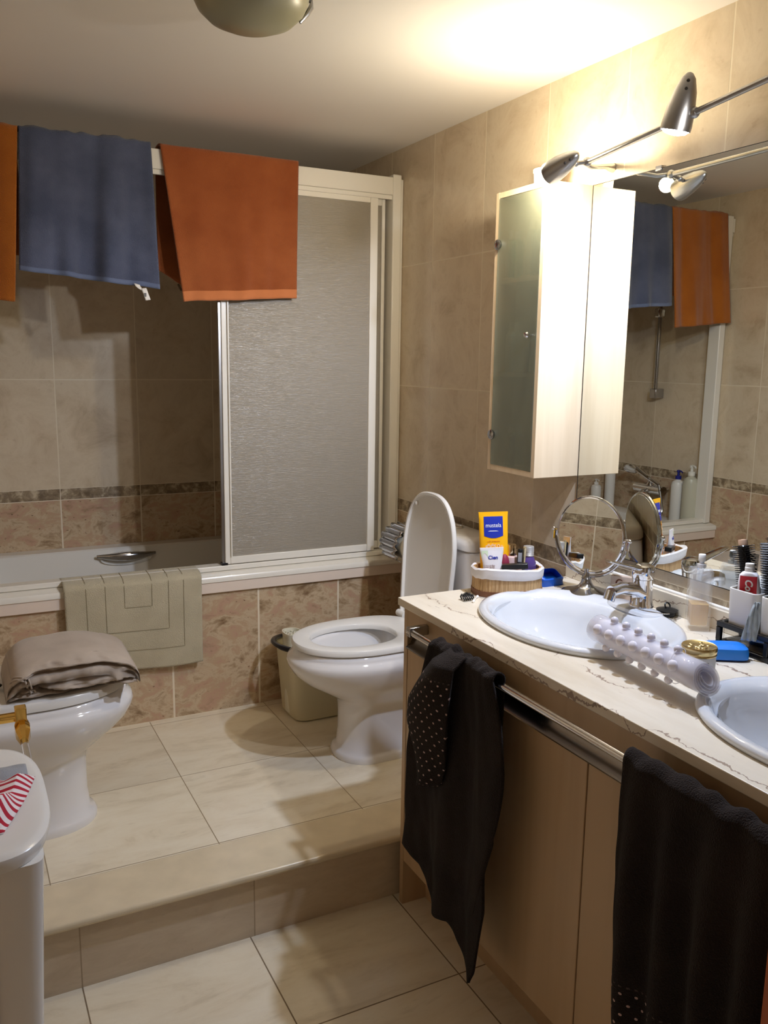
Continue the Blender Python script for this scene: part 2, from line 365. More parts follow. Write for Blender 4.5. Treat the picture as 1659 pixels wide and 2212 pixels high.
def se(cx, cy, z, a, b, n=2.0, seg=48, af=None, nf=None, rot=0.0):
    """superellipse ring; af/nf: semi axis and exponent of the -x half"""
    out = []
    for j in range(seg):
        t = 2*PI*j/seg; c, s_ = math.cos(t), math.sin(t)
        ax_, e = (af, nf or n) if (c < 0 and af is not None) else (a, n)
        x = ax_*math.copysign(abs(c)**(2/e), c); y = b*math.copysign(abs(s_)**(2/e), s_)
        out.append(Vector((cx + x*math.cos(rot) - y*math.sin(rot), cy + x*math.sin(rot) + y*math.cos(rot), z)))
    return out
def text_part(name, body, size, M4, material, parent, shear=0.0, depth=0.0002, bold=0.0, xs=1.0):
    cu = bpy.data.curves.new(name, 'FONT'); cu.body = body; cu.size = size; cu.align_x = 'CENTER'; cu.align_y = 'CENTER'; cu.extrude = depth; cu.shear = shear; cu.offset = bold
    tmp = bpy.data.objects.new(name+'_tmp', cu); COL.objects.link(tmp)
    dg = bpy.context.evaluated_depsgraph_get(); me = bpy.data.meshes.new_from_object(tmp.evaluated_get(dg))
    bpy.data.objects.remove(tmp, do_unlink=True); bpy.data.curves.remove(cu)
    off = Vector(parent['_o'])
    for v in me.vertices:
        q = Vector((v.co.x*xs, v.co.y, v.co.z)); v.co = M4 @ q - off
    me.materials.clear(); me.materials.append(material)
    o = bpy.data.objects.new(name, me); COL.objects.link(o); o.parent = parent; o['_o'] = tuple(off)
    return o
def basis(origin, xdir, ydir):
    x = Vector(xdir).normalized(); z = x.cross(Vector(ydir)).normalized(); y = z.cross(x)
    m_ = Matrix.Identity(4)
    for i in range(3): m_[i][0] = x[i]; m_[i][1] = y[i]; m_[i][2] = z[i]; m_[i][3] = Vector(origin)[i]
    return m_

XW, YB, ZC, XL, YF = 1.604, 3.74, 2.27, -0.16, -0.75
ZP = 0.19       # platform
ZT = 0.875      # counter top

# ------------------------------------------------------------------ room shell
T = 0.08
struct('floor', B(XL-T, XW+T, YF-T, YB+T, -T, 0.0), M_FLOOR)
struct('floor_platform', B(XL-T, XW+T, 1.958, YB+T, 0.0, ZP), [M_PLAT])
g = G().box(XL, XW, 1.957, 1.959, 0, 0.172)
struct('trim_1', B(XL, XW, 1.950, 1.958, 0.0, 0.1705), M_RISER)
struct('trim_2', B(XL, XW, 1.928, 2.108, 0.1705, ZP+0.0012), M_NOSE, bevel=0.008, bseg=3)
def wallpanel(name, fn, mats):
    """wall made of three tile bands, with thickness"""
    g = G()
    for i, (z0, z1) in enumerate(((0.943, ZC+0.02), (0.898, 0.943), (-0.05, 0.898))):
        g.cur = i; fn(g, z0, z1)
    return struct(name, g, mats, smooth=False)
wallpanel('wall_back', lambda g, a, b: g.box(XL-T, XW+T, YB, YB+T, a, b), M_BACK)
wallpanel('wall_right', lambda g, a, b: g.box(XW, XW+T, YF-T, YB, a, b), M_SIDE)
wallpanel('wall_left', lambda g, a, b: g.box(XL-T, XL, YF-T, YB, a, b), M_SIDE)
wallpanel('wall_front', lambda g, a, b: g.box(XL, XW, YF-T, YF, a, b), M_BACK)
struct('ceiling', B(XL-T, XW+T, YF-T, YB+T, ZC, ZC+T), M_CEIL)
struct('wall_bath_apron', B(XL, XW, 2.985, 3.03, ZP, 0.66), M_APRON, smooth=False)
# varnished panel end, of which only the edge shows at the lower right
wp_ = ob('wooden_panel', B(0.905, 0.945, 0.30, 0.662, 0.0, 0.955), M_DOORW, base=(0.925, 0.48, 0.0), bevel=0.002)
tag(wp_, 'orange varnished wooden panel edge with a pale metal plate at the lower right', 'panel')
ob('metal_plate', B(0.904, 0.930, 0.6625, 0.666, 0.80, 0.925), mat('pale_brass', (0.75, 0.68, 0.5, 1), 0.3, metal=1.0), wp_)

# ------------------------------------------------------------------ bathtub
tub = thing('bathtub', 'white built-in bathtub along the back wall behind the tiled apron', 'bathtub', (0.72, 3.36, 0.19))
cx, cy = (XL+XW)/2, (3.0+YB)/2
def rr(z, hx, hy, n, oy=0.0): return se(cx, cy+oy, z, hx, hy, n, 72)
HX = (XW-XL)/2-0.002
g = G().rings([rr(0.655, HX, 0.368, 40), rr(0.690, HX, 0.368, 40), rr(0.694, HX-0.002, 0.366, 40), rr(0.694, HX-0.09, 0.298, 8),
               rr(0.688, HX-0.10, 0.290, 7), rr(0.60, HX-0.13, 0.268, 5), rr(0.42, HX-0.18, 0.24, 4), rr(0.33, HX-0.22, 0.21, 4), rr(0.31, HX-0.30, 0.14, 3), rr(0.308, 0.05, 0.02, 2)], cap0=False)
ob('tub_shell', g, M_ACRYL, tub)
g = G().rings([[Vector((x, y, z)) for (y, z) in ((2.968, 0.686), (2.968, 0.700), (2.972, 0.706), (3.045, 0.722), (3.062, 0.720), (3.064, 0.695), (3.0, 0.695), (2.984, 0.686))] for x in (XL+0.001, XW-0.001)])
ob('rim_cap', g, M_FRAME, tub)
ob('edge_strip', B(XL+0.001, XW-0.001, 2.972, 2.985, 0.645, 0.686), mat('blush_edge_strip', rgb(230, 214, 200), 0.35), tub, bevel=0.002)
# grip on the far inner wall
gy = 3.628
g = G().rings([[Vector((0.527+0.241*t, gy-0.018*math.sin(PI*t)+0.006 - q[0]*(0.6+0.9*math.sin(PI*t)), 0.668-0.003*t-0.005*math.sin(PI*t)+q[1]*(0.6+1.2*math.sin(PI*t)))) for q in [(0.007*math.cos(a), 0.010*math.sin(a)) for a in [2*PI*k/12 for k in range(12)]]] for t in [i/20 for i in range(21)]])
ob('grip_handle', g, M_CHROMED, tub)
g = G().rings([[Vector((0.648+0.105*r_*math.cos(a), 3.640+yy, 0.650+0.028*r_*math.sin(a))) for a in [2*PI*k/24 for k in range(24)]] for (r_, yy) in ((1, 0.012), (1, -0.004), (0.85, 0.004))])
ob('grip_recess', g, M_ACRYL, tub)

# ------------------------------------------------------------------ shower enclosure
she = thing('shower_enclosure', 'white framed sliding shower screen standing on the bathtub rim', 'shower screen', (0.72, 3.03, 0.72))
g = G().box(XL+0.003, 1.553, 3.000, 3.062, 2.094, 2.157).box(XL+0.003, 1.553, 3.006, 3.012, 2.078, 2.094).box(XL+0.003, 1.553, 3.034, 3.038, 2.082, 2.094)
ob('top_rail', g, M_FRAME, she, bevel=0.003)
ob('bottom_rail', B(XL+0.003, 1.553, 3.008, 3.058, 0.716, 0.735), M_FRAME, she, bevel=0.003)
g = G().box(1.553, 1.5885, 2.998, 3.066, 0.716, 2.168).box(1.5885, XW-0.001, 3.010, 3.056, 0.716, 2.155)
ob('wall_post', g, M_FRAME, she, bevel=0.004)
g = G().box(XL+0.0155, XL+0.052, 2.998, 3.066, 0.716, 2.168).box(XL+0.001, XL+0.0155, 3.010, 3.056, 0.716, 2.155)
ob('wall_post', g, M_FRAME, she, bevel=0.004)
def panel(nm, x0, x1, y, z0, z1, wl, wr, wt, wb):
    f = ob(nm, G().box(x0, x0+wl, y-0.011, y+0.011, z0, z1).box(x1-wr, x1, y-0.011, y+0.011, z0, z1).box(x0+wl, x1-wr, y-0.010, y+0.010, z0, z0+wb).box(x0+wl, x1-wr, y-0.010, y+0.010, z1-wt, z1), M_FRAME, she, bevel=0.002)
    ob('frosted_pane', B(x0+wl-0.002, x1-wr+0.002, y-0.003, y+0.002, z0+wb-0.002, z1-wt+0.002), M_FROST, f)
    return f
pf = panel('sliding_panel', 0.889, 1.497, 3.021, 0.738, 2.090, 0.020, 0.031, 0.030, 0.027)
ob('guide_block', B(0.876, 0.898, 3.01, 3.035, 0.730, 0.744), M_BLACK, pf)
ob('seal_strip', B(0.880, 0.8885, 3.016, 3.026, 0.742, 2.085), M_STEEL, pf)
ob('stile_lip', B(0.909, 0.9135, 3.002, 3.010, 0.768, 2.058), M_FRAME, pf)
pr_ = panel('sliding_panel', 0.935, 1.541, 3.048, 0.740, 2.088, 0.020, 0.014, 0.030, 0.030)
ob('guide_block', B(1.46, 1.50, 3.034, 3.044, 0.734, 0.748), M_WHITE, pr_)

# ------------------------------------------------------------------ hanging cloth
def fbm(x, y, s=0): return mnoise.noise(Vector((x, y, s*7.3+0.5)))
def hang(name, label, cat, mats, top, bot_f, bot_b, yc, hw, zt, rip=0.008, seed=0, border=0.0, bnd=None, nu=70, solid=0.007, group=None, topw=0.004, side='x', taper_b=None, border2=0):
    """cloth over a rail. top=(a0,a1) along the rail; bot_f=(a0,a1,z0,z1) front hem, bot_b same for the rear; front faces -normal"""
    Lf0, Lb = zt-min(bot_f[2], bot_f[3]), zt-min(bot_b[2], bot_b[3])
    g = G(); nv1, nvt, nv2 = 60, 10, 36
    rows = []
    tot = nv1+nvt+nv2
    for j in range(tot+1):
        row = []
        for i in range(nu+1):
            u = i/nu
            if j <= nv1:
                s_ = 1 - j/nv1                 # 1 hem .. 0 top
                a = top[0]*(1-s_)+bot_f[0]*s_ + ((top[1]*(1-s_)+bot_f[1]*s_)-(top[0]*(1-s_)+bot_f[0]*s_))*u
                zb = bot_f[2]+(bot_f[3]-bot_f[2])*u + 0.004*fbm(u*5, 0, seed+3)
                z = zt + (zb-zt)*s_
                n_ = -(hw) - 0.006*s_
                amp = rip*(0.35+0.9*s_)
                ph = fbm(u*4.5+0.25*s_, s_*0.7, seed)*1.7 + 0.6*fbm(u*11+0.4*s_, s_*0.8, seed+9)
                n_ -= abs(amp)*(1.1+1.4*ph)
            elif j <= nv1+nvt:
                q = (j-nv1)/nvt; ang = PI*q
                a = top[0]+(top[1]-top[0])*u
                crumple = topw*(0.5+fbm(u*14, q, seed+5))
                n_ = -hw*math.cos(ang)*(1.0); z = zt + (0.006+crumple)*math.sin(ang)
                if q < 0.5: n_ -= rip*0.35*(1.1+1.4*(fbm(u*4.5, 0, seed)*1.7+0.6*fbm(u*11, 0, seed+9)))*(1-q*2)
            else:
                s_ = (j-nv1-nvt)/nv2
                a = top[0]*(1-s_)+bot_b[0]*s_ + ((top[1]*(1-s_)+bot_b[1]*s_)-(top[0]*(1-s_)+bot_b[0]*s_))*u
                zb = bot_b[2]+(bot_b[3]-bot_b[2])*u
                z = zt + (zb-zt)*s_
                n_ = hw + 0.004*s_ + rip*0.7*s_*(1+fbm(u*5, s_, seed+20)*1.5)
            if side == 'x': row.append(Vector((a, yc+n_, z)))
            else: row.append(Vector((yc+n_, a, z)))
        rows.append(row)
    for j in range(tot):
        for i in range(nu):
            pass
    vs = [p for r in rows for p in r]
    fs = []; mi = []
    nb = int(round(nv1*border/Lf0)) if border else 0
    n2 = int(round(nv2*border2/Lb)) if border2 else 0
    for j in range(tot):
        for i in range(nu):
            fs.append((j*(nu+1)+i, j*(nu+1)+i+1, (j+1)*(nu+1)+i+1, (j+1)*(nu+1)+i))
            mi.append(1 if (j < nb or j >= tot-n2) else 0)
    g.add(vs, fs); g.mi = mi
    ms = [mats[0]]
    if len(mats) > 1: ms.append(mats[1])
    cen = ((top[0]+top[1])/2, yc, zt) if side == 'x' else (yc, (top[0]+top[1])/2, zt)
    o = ob(name, g, ms, base=cen, sharp=180)
    b = o.modifiers.new('solid', 'SOLIDIFY'); b.thickness = solid; b.offset = 0
    return tag(o, label, cat, group)

YRC, HWR, ZRT = 3.031, 0.0375, 2.166
tw1 = hang('towel', 'rust orange towel with lighter woven hem hanging beside the frosted pane', 'towel', [M_TORANGE, M_TORBORD], (0.690, 1.172), (0.754, 1.160, 1.672, 1.700), (0.690, 0.82, 1.782, 1.70), YRC, HWR, ZRT, rip=0.006, seed=1, border=0.035, topw=0.002)
tw2 = hang('towel', 'slate blue towel with a white care tag, over the shower rail', 'towel', [M_TBLUE, M_TBLUEB], (0.262, 0.657), (0.240, 0.668, 1.745, 1.708), (0.30, 0.690, 1.80, 1.80), YRC, HWR, ZRT, rip=0.015, seed=4, border=0.012, topw=0.010)
tw3 = hang('towel', 'amber orange towel cut off by the left edge, over the shower rail', 'towel', [M_TAMBER], (-0.088, 0.2585), (-0.125, 0.222, 1.68, 1.648), (-0.05, 0.268, 1.80, 1.80), YRC, HWR, ZRT, rip=0.010, seed=8, topw=0.010)
g = G().grid(lambda u, v: Vector((0.585+0.018*u+0.018*v*v, 2.958-0.006*v, 1.722-0.020*v-0.004*u)), 4, 6).grid(lambda u, v: Vector((0.606+0.016*u+0.012*v, 2.952-0.004*v, 1.706-0.038*v+0.003*u)), 4, 6)
ob('care_tag', g, M_WHITE, tw2, solid=0.0008)
ob('printed_lines', B(0.6125, 0.6205, 2.9460, 2.9468, 1.680, 1.692), mat('grey_ink', rgb(120, 118, 116), 0.7), tw2)
tw1['_o'] = tw1['_o']
ob('hanging_loop', G().tube([(0.765, 3.082, 1.745), (0.778, 3.088, 1.722), (0.772, 3.090, 1.716), (0.760, 3.086, 1.736)], 0.004), mat('loop_tape', rgb(92, 74, 50), 0.8), tw1)

# bath mat over the rim
def matfn(u, v):
    # v 0 front hem .. 1 inner hem
    x = 0.316+0.470*u + 0.006*(1-v)*(1-2*u)
    L1 = 0.335; L2 = 0.09
    s_ = v*(L1+L2+0.16)
    hem = 0.405 + 0.006*math.sin(u*6)
    if s_ < L1:
        z = hem + (0.715-hem)*(s_/L1); y = 2.955 - 0.004*math.sin(u*7+1)*(1-s_/L1) - 0.003*fbm(u*3, v*3, 2)
    elif s_ < L1+L2+0.005:
        q = (s_-L1)/(L2+0.005); y = 2.955+0.100*q; z = 0.715+0.013*math.sin(min(1, q*3)*PI/2)+0.006*q
    else:
        q = (s_-L1-L2-0.005)/0.155; y = 3.068+0.006*q; z = 0.728-0.15*q
        y = 3.055+0.02*min(1, q*8)
    return Vector((x, y, z))
bm_ = ob('bath_mat', G().grid(matfn, 60, 80), M_MAT, base=(0.55, 2.96, 0.72), sharp=180)
sd_ = bm_.modifiers.new('solid', 'SOLIDIFY'); sd_.thickness = 0.006; sd_.offset = 0
tag(bm_, 'beige bath mat with stitched rectangles draped over the bathtub rim', 'bath mat')
M_STITCH = mat('mat_seam', rgb(152, 142, 116), 0.9)
def seam(u0, u1, vtop=0.78, v0=0.1):
    g = G(); pts = [(u0, vtop)] + [(u0, vtop-(vtop-v0)*k/14) for k in range(1, 15)] + [(u0+(u1-u0)*k/12, v0) for k in range(1, 13)] + [(u1, v0+(vtop-v0)*k/14) for k in range(1, 15)]
    P = [matfn(*p) for p in pts]
    P = [Vector((p.x, p.y-0.0036 if p.z < 0.714 else p.y-0.002, p.z if p.z < 0.714 else p.z+0.0036)) for p in P]
    g.tube(P, 0.0013, 6); ob('seam', g, M_STITCH, bm_)
for k, (a, b, v0) in enumerate(((0.15, 0.86, 0.13), (0.285, 0.745, 0.26), (0.42, 0.62, 0.42))): seam(a, b, 0.74, v0)

# ------------------------------------------------------------------ toilet and bidet
def wc_body(yc, X, sgn):
    """X(t): map distance from the front tip to world x"""
    def ring(z, tf, tb, hw, nb=4.0, c=0.26):
        xc = X(c); af = abs(X(c)-X(tf)); ab = abs(X(tb)-X(c))
        r = se(0, 0, z+ZP, ab, hw, nb, 56, af=af, nf=2.15)
        return [Vector((xc+sgn*p.x, yc+p.y, p.z)) for p in r]
    return ring
def wc(yc, X, sgn, parent, back, pf=0.0):
    ring = wc_body(yc, X, sgn)
    g = G().rings([ring(0.0, .168-pf, back, .112), ring(.014, .166-pf, back, .114), ring(.024, .172-pf, back, .108), ring(.034, .185-pf, back, .098), ring(.09, .190-pf, back, .093), ring(.15, .190-pf, back, .093),
                   ring(.19, .184-pf*.9, back, .098), ring(.215, .158-pf*.6, back, .113), ring(.245, .100-pf*.2, back, .140), ring(.275, .050, back, .160), ring(.305, .018, back, .175), ring(.330, .004, back, .184),
                   ring(.345, .0, back, .187), ring(.358, .004, back, .184), ring(.366, .014, back, .176), ring(.374, .018, back, .172), ring(.386, .020, back, .171), ring(.389, .026, back, .165),
                   ring(.389, .075, .42, .118, 2.4), ring(.375, .085, .41, .110, 2.4), ring(.32, .10, .40, .100, 2.2), ring(.24, .15, .37, .072, 2.1), ring(.20, .19, .34, .048, 2), ring(.198, .24, .29, .01, 2)])
    return ob('bowl', g, M_CERAMIC, parent, sharp=60)
YT, XTF = 2.455, 0.928
toi = thing('toilet', 'white toilet with its lid raised, beside the vanity', 'toilet', (1.25, YT, ZP))
XT = lambda t: XTF+t
wc(YT, XT, -1*-1, toi, 0.60, 0.012)
def ovalseat(yc, X, sgn, z0, z1, hole=True, tip=0.016, back=0.475, hw=.174):
    xc = X(0.26)
    def rg(z, d, hl=None):
        r = se(0, 0, z, abs(back-0.26)-d, hw-d, 3.2, 64, af=0.26-tip-d, nf=2.15)
        return [Vector((xc+sgn*p.x, yc+p.y, p.z)) for p in r]
    def hg(z, d):
        r = se(0, 0, z, 0.142-d, 0.108-d, 2.3, 64, af=0.148-d, nf=2.1)
        return [Vector((X(0.225)+sgn*p.x, yc+p.y, p.z)) for p in r]
    if hole:
        return G().rings([rg(z0, .004), rg(z0+.003, 0), rg(z1-.008, 0), rg(z1-.002, .004), rg(z1, .012), hg(z1-.001, -.012), hg(z1-.005, -.003), hg(z1-.010, 0), hg(z0, 0)], loop=True)
    return G().rings([rg(z0, .004), rg(z0+.002, 0), rg(z1-.009, 0), rg(z1-.003, .004), rg(z1, .013), rg(z1+.002, .10)])
ob('seat', ovalseat(YT, XT, 1, ZP+.3915, ZP+.413), M_PLASTIC, toi)
g = G().lathe([(0.03, 0), (0.085, 0)], (XT(0.25), YT, ZP+0.262), n=40)
g = G().rings([se(XT(.245), YT, ZP+.262, .105, .078, 2, 40), se(XT(.245), YT, ZP+.263, .105, .078, 2, 40)])
ob('water', g, mat('toilet_water', rgb(176, 190, 196), 0.02, trans=0.3, ior=1.33), toi)
# raised lid
def lidring(d, y_, H=0.46, hw=0.168, n=44):
    out = []
    for j in range(n+1):
        t = PI*j/n
        c, s_ = math.cos(t), math.sin(t)
        yy = (hw-d)*math.copysign(abs(c)**(2/2.6), c); zz = (H-0.20) + (0.20-d)*abs(s_)**(2/2.1)
        out.append((yy, zz))
    out = [(hw*0.93-d, d)] + out + [(-(hw*0.93-d), d)]
    return out
tilt = math.radians(3.5)
def L2W(p, dpt): # p=(y,h) dpt = thickness direction towards -x
    yy, h = p; x = 1.414 + math.sin(tilt)*h - dpt*math.cos(tilt); z = ZP+0.405 + math.cos(tilt)*h + dpt*math.sin(tilt)
    return Vector((x, YT+yy, z))
g = G().rings([[L2W(p, q) for p in lidring(d, 0)] for d, q in ((0.012, -0.008), (0.003, -0.004), (0, 0.0), (0, 0.010), (0.003, 0.013), (0.010, 0.013), (0.014, 0.004), (0.03, 0.001))])
lid = ob('raised_lid', g, M_PLASTIC, toi)
for s_ in (-1, 1): ob('lid_bumper', G().ell(L2W((0.10*s_, 0.41), 0.006), (0.006, 0.006, 0.009), 12, 8), M_WHITE, lid)
for s_ in (-1, 1): ob('seat_hinge', G().tube([(1.402, YT+0.135*s_-0.025, ZP+0.412), (1.402, YT+0.135*s_+0.025, ZP+0.412)], 0.013, 14), M_PLASTIC, toi)
def cistern_ring(z, d, x0=1.452, r=6): return se((x0+XW)/2-0.001, YT, z, (XW-x0)/2-0.002-d, 0.198-d, r, 56)
g = G().rings([cistern_ring(ZP+.389, .02), cistern_ring(ZP+.42, .008), cistern_ring(ZP+.55, .004), cistern_ring(ZP+.688, .003), cistern_ring(ZP+.692, .008)])
ob('cistern', g, M_CERAMIC, toi)
g = G().rings([cistern_ring(ZP+.694, .004), cistern_ring(ZP+.698, -.0), cistern_ring(ZP+.715, .0), cistern_ring(ZP+.728, .004), cistern_ring(ZP+.737, .014), cistern_ring(ZP+.740, .03)])
ob('cistern_lid', g, M_CERAMIC, toi)
bt = ob('flush_button', G().lathe([(0.024, 0), (0.025, 0.003), (0.021, 0.006), (0.019, 0.0045), (0.004, 0.0045)], (1.532, YT, ZP+.739)), M_CHROME, toi)
# bidet
YD = 2.435
XD = lambda t: 0.434-t
bid = thing('bidet', 'white bidet with closed lid under a folded taupe garment', 'bidet', (0.15, YD, ZP))
wc(YD, XD, -1, bid, 0.590, 0.055)
ob('closed_lid', ovalseat(YD, XD, -1, ZP+.392, ZP+.420, hole=False, back=0.50, hw=.172), M_PLASTIC, bid)
for s_ in (-1, 1): ob('lid_hinge', G().tube([(XD(.515), YD+0.09*s_-0.02, ZP+0.405), (XD(.515), YD+0.09*s_+0.02, ZP+0.405)], 0.012, 14), M_BLACK, bid)

# folded garment on the bidet: several soft folded layers in one cloth
def fold_layer(g, z0, th, x0, x1, y0, y1, seed, sag=0.0, rl=0.0):
    nx, ny = 46, 20
    def cross(u, a):
        # closed cross-section in y-z, rounded at both ends
        W = (y1-y0)/2*(1-0.10*abs(2*u-1)**3); c = (y0+y1)/2 + 0.012*fbm(u*3, 1, seed)
        h = th*(0.95+0.5*fbm(u*4, 0.3, seed+2))
        ends = max(0.0, 1-abs(2*u-1)**10)**0.5
        y = c + W*math.copysign(abs(math.cos(a))**0.7, math.cos(a))
        zz = z0 + h/2*ends*0.98 + h/2*ends*math.copysign(abs(math.sin(a))**0.75, math.sin(a))
        fr = max(0, -math.cos(a))
        zz += 0.008*fbm(u*9+fr, a*1.2, seed+4) + 0.010*fr*fbm(u*6, 2.0, seed+7)
        y -= 0.012*fr*fbm(u*11, a*2, seed+6)
        zz += sag*u + rl*math.sin(PI*min(1, u*1.1))
        return y, zz
    rs = []
    for i in range(nx+1):
        u = i/nx; x = x0+(x1-x0)*u
        r_ = []
        for j in range(ny*2):
            a = 2*PI*j/(ny*2); y, zz = cross(u, a)
            r_.append(Vector((x+0.01*fbm(a*1.5, u, seed+8), y, zz)))
        rs.append(r_)
    g.rings(rs)
fg = thing('folded_garment', 'folded taupe jersey garment lying on the bidet lid', 'clothes', (0.25, YD, ZP+.424))
def ridge(t): return (1-abs(2*t-1))**2
def bundle(u, v):
    # u along x (left..right), v around the section: front bottom, front, top, back
    x0_, x1_ = 0.095, 0.425
    e = min(1.0, (1-abs(2*u-1)**6))**0.45
    H = (0.080+0.018*math.sin(PI*min(1, u*1.05))+0.006*fbm(u*3, 0, 41))*e+0.004
    yf, yb = 2.268-0.004*math.sin(u*5), 2.520
    a = v*2*PI
    # rounded-rectangle section, front side at v .25
    cx_, sz_ = math.cos(a), math.sin(a)
    y = (yf+yb)/2 - (yb-yf)/2*math.copysign(abs(sz_)**0.34, sz_)*(0.88+0.12*e)
    z = 0.6135+H/2 - H/2*math.copysign(abs(cx_)**0.5, cx_)
    fr = max(0.0, sz_)**0.6                     # 1 on the front face
    h = (z-0.6135)/max(H, 1e-4)
    if fr > 0.05 and h < 0.97:
        # overlapping folds seen on the front: grooves running along x, drooping to the left
        def groove(h0, w_, d): 
            t = abs(h-h0)/w_
            return -d*max(0, 1-t*t)
        gq = groove(0.74-0.10*(1-u)+0.05*math.sin(u*3+.4), 0.055, 0.022)
        gq += groove(0.52-0.30*(1-u)**1.3+0.05*math.sin(u*6), 0.06, 0.020)
        gq += groove(0.30+0.22*math.sin(u*4.3+2.2), 0.06, 0.018)
        gq += groove(0.12+0.10*math.sin(u*5+0.6), 0.05, 0.014)
        blob = 0.012*fbm(u*7+h*2, h*4, 55)+0.005*fbm(u*18, h*9, 57)
        y -= fr*(1.5*gq+1.3*blob+0.008*math.sin(h*PI))
    z += 0.003*fbm(u*6, v*4, 47) + (0.003*fbm(u*3, y*12, 49) if h > .9 else 0)
    x = x0_+(x1_-x0_)*u + 0.010*fbm(v*4, u*2, 51)+0.012*(h-0.5)*(1 if u > .8 else 0)
    return Vector((x, y, max(z, 0.6135)))
g = G(); g.rings([[bundle(i/110, j/96) for j in range(96)] for i in range(111)])
ob('folded_cloth', g, M_CLOTH, fg, sharp=180)
def ov(u, v):
    # top flap whose rolled hem runs along the upper front edge and round the right end
    p = bundle(0.04+0.92*u, 0.315+0.33*v)
    c_ = Vector((p.x, 2.39, 0.64)); d_ = (p-c_); d_.x = 0; d_.normalize()
    return p+d_*(0.0045+0.003*(1-v))
o_ = ob('top_flap', G().grid(ov, 80, 40), M_CLOTH, fg, sharp=180); o_.modifiers.new('solid', 'SOLIDIFY').thickness = 0.005
def seamp(u, v, off=0.010):
    p = bundle(u, v); c_ = Vector((p.x, 2.39, 0.64)); d_ = (p-c_); d_.x = 0; d_.normalize(); return p+d_*off
ob('hem_seam', G().tube([seamp(0.05+0.9*k/40, 0.318, 0.0075) for k in range(41)], 0.0028, 8), M_CLOTH, fg, sharp=180)
ob('hem_seam', G().tube([seamp(0.03+0.16*k/16, 0.40-0.20*k/16, 0.0065) for k in range(17)], 0.0028, 8), M_CLOTH, fg, sharp=180)
ob('hem_seam', G().tube([seamp(0.05+0.16*k/16, 0.41-0.20*k/16, 0.0065) for k in range(17)], 0.0022, 8), M_CLOTH, fg, sharp=180)

tag(ob('dark_clip', G().ell((0.062, 2.38, 0.628), (0.03, 0.02, 0.006)), M_BLACK, base=(0.062, 2.38, 0.62)), 'small black object lying left of the folded garment', 'clip')

# ------------------------------------------------------------------ waste bin, basket
bn = thing('waste_bin', 'cream tapered plastic bin between the toilet and the tiled apron', 'bin', (1.17, 2.83, ZP))
def br(z, a, n=5): return se(1.165, 2.835, z+ZP, a, a*0.92, n, 48)
g = G().rings([br(0.001, .095), br(.008, .103), br(.26, .122), br(.268, .126), br(.268, .121), br(.26, .117), br(.012, .098)])
ob('bin_body', g, mat('cream_plastic', rgb(206, 198, 168), 0.35), bn)
hp = []
for k in range(17):
    a = PI*0.62+ (PI*1.42-PI*0.62)*k/16; hp.append((1.165+0.150*math.cos(a), 2.835+0.128*math.sin(a), ZP+0.268+0.012*math.sin(PI*k/16)))
hd = ob('bin_handle', G().tube(hp, [0.008+0.002*(k in (4, 5, 6, 10, 11, 12)) for k in range(17)], 10), M_BLACK, bn)
kb = thing('slotted_cup', 'cream slotted plastic cup standing inside the waste bin', 'cup', (1.10, 2.83, ZP+.02))
def cr(z, a, b): return se(1.083, 2.835, z, a, b, 2.6, 40)
g = G().rings([cr(ZP+.016, .026, .034), cr(ZP+.30, .033, .045), cr(ZP+.318, .035, .048), cr(ZP+.318, .031, .044), cr(ZP+.022, .022, .030)])
ob('cup_wall', g, mat('cup_plastic', rgb(224, 220, 200), 0.35), kb)
g = G().box(1.054, 1.112, 2.832, 2.838, ZP+.303, ZP+.309).box(1.070, 1.076, 2.796, 2.874, ZP+.303, ZP+.309).box(1.090, 1.096, 2.796, 2.874, ZP+.303, ZP+.309).box(1.054, 1.112, 2.812, 2.817, ZP+.303, ZP+.309).box(1.054, 1.112, 2.853, 2.858, ZP+.303, ZP+.309)
ob('cup_grille', g, MATS['cup_plastic'], kb)

# ------------------------------------------------------------------ paper holder
ph = thing('toilet_roll_holder', 'chrome shell-shaped toilet roll holder on the wall past the toilet', 'toilet roll holder', (1.56, 2.82, 0.84))
g = G()
for k in range(9):
    a0 = math.radians(35+k*21); a1 = math.radians(35+(k+1)*21)
    def seg(u, v, a0=a0, a1=a1, k=k):
        a = a0+(a1-a0)*u; r_ = 0.070+0.007*(1-(2*u-1)**2)+0.002*(k % 2)
        return Vector((1.528+r_*math.cos(a)*1.02, 2.735+0.125*v+0.010*math.sin(PI*u), 0.800+r_*math.sin(a)))
    g.grid(seg, 8, 4)
c_ = ob('shell_cover', g, M_CHROMED, ph, solid=0.002)
ob('wall_plate', B(1.590, 1.6035, 2.765, 2.83, 0.83, 0.90), M_CHROME, ph, bevel=0.004)
ob('holder_knob', G().ell((1.575, 2.74, 0.872), (0.011, 0.011, 0.011)).tube([(1.575, 2.74, 0.872), (1.592, 2.775, 0.868)], 0.004), M_CHROME, ph)
ob('roll_spindle', G().tube([(1.530, 2.725, 0.800), (1.530, 2.872, 0.800), (1.598, 2.872, 0.84)], 0.006), M_CHROME, ph)
tr = ob('toilet_roll', G().lathe([(0.019, 0), (0.055, 0), (0.056, 0.004), (0.056, 0.101), (0.055, 0.105), (0.019, 0.105), (0.019, 0.0)], (1.530, 2.745, 0.800), axis=(0, 1, 0), n=40, cap0=False, cap1=False), mat('roll_paper', rgb(226, 220, 204), 0.9), base=(1.53, 2.79, 0.80))
tag(tr, 'white toilet roll under the chrome shell-shaped cover', 'toilet roll')

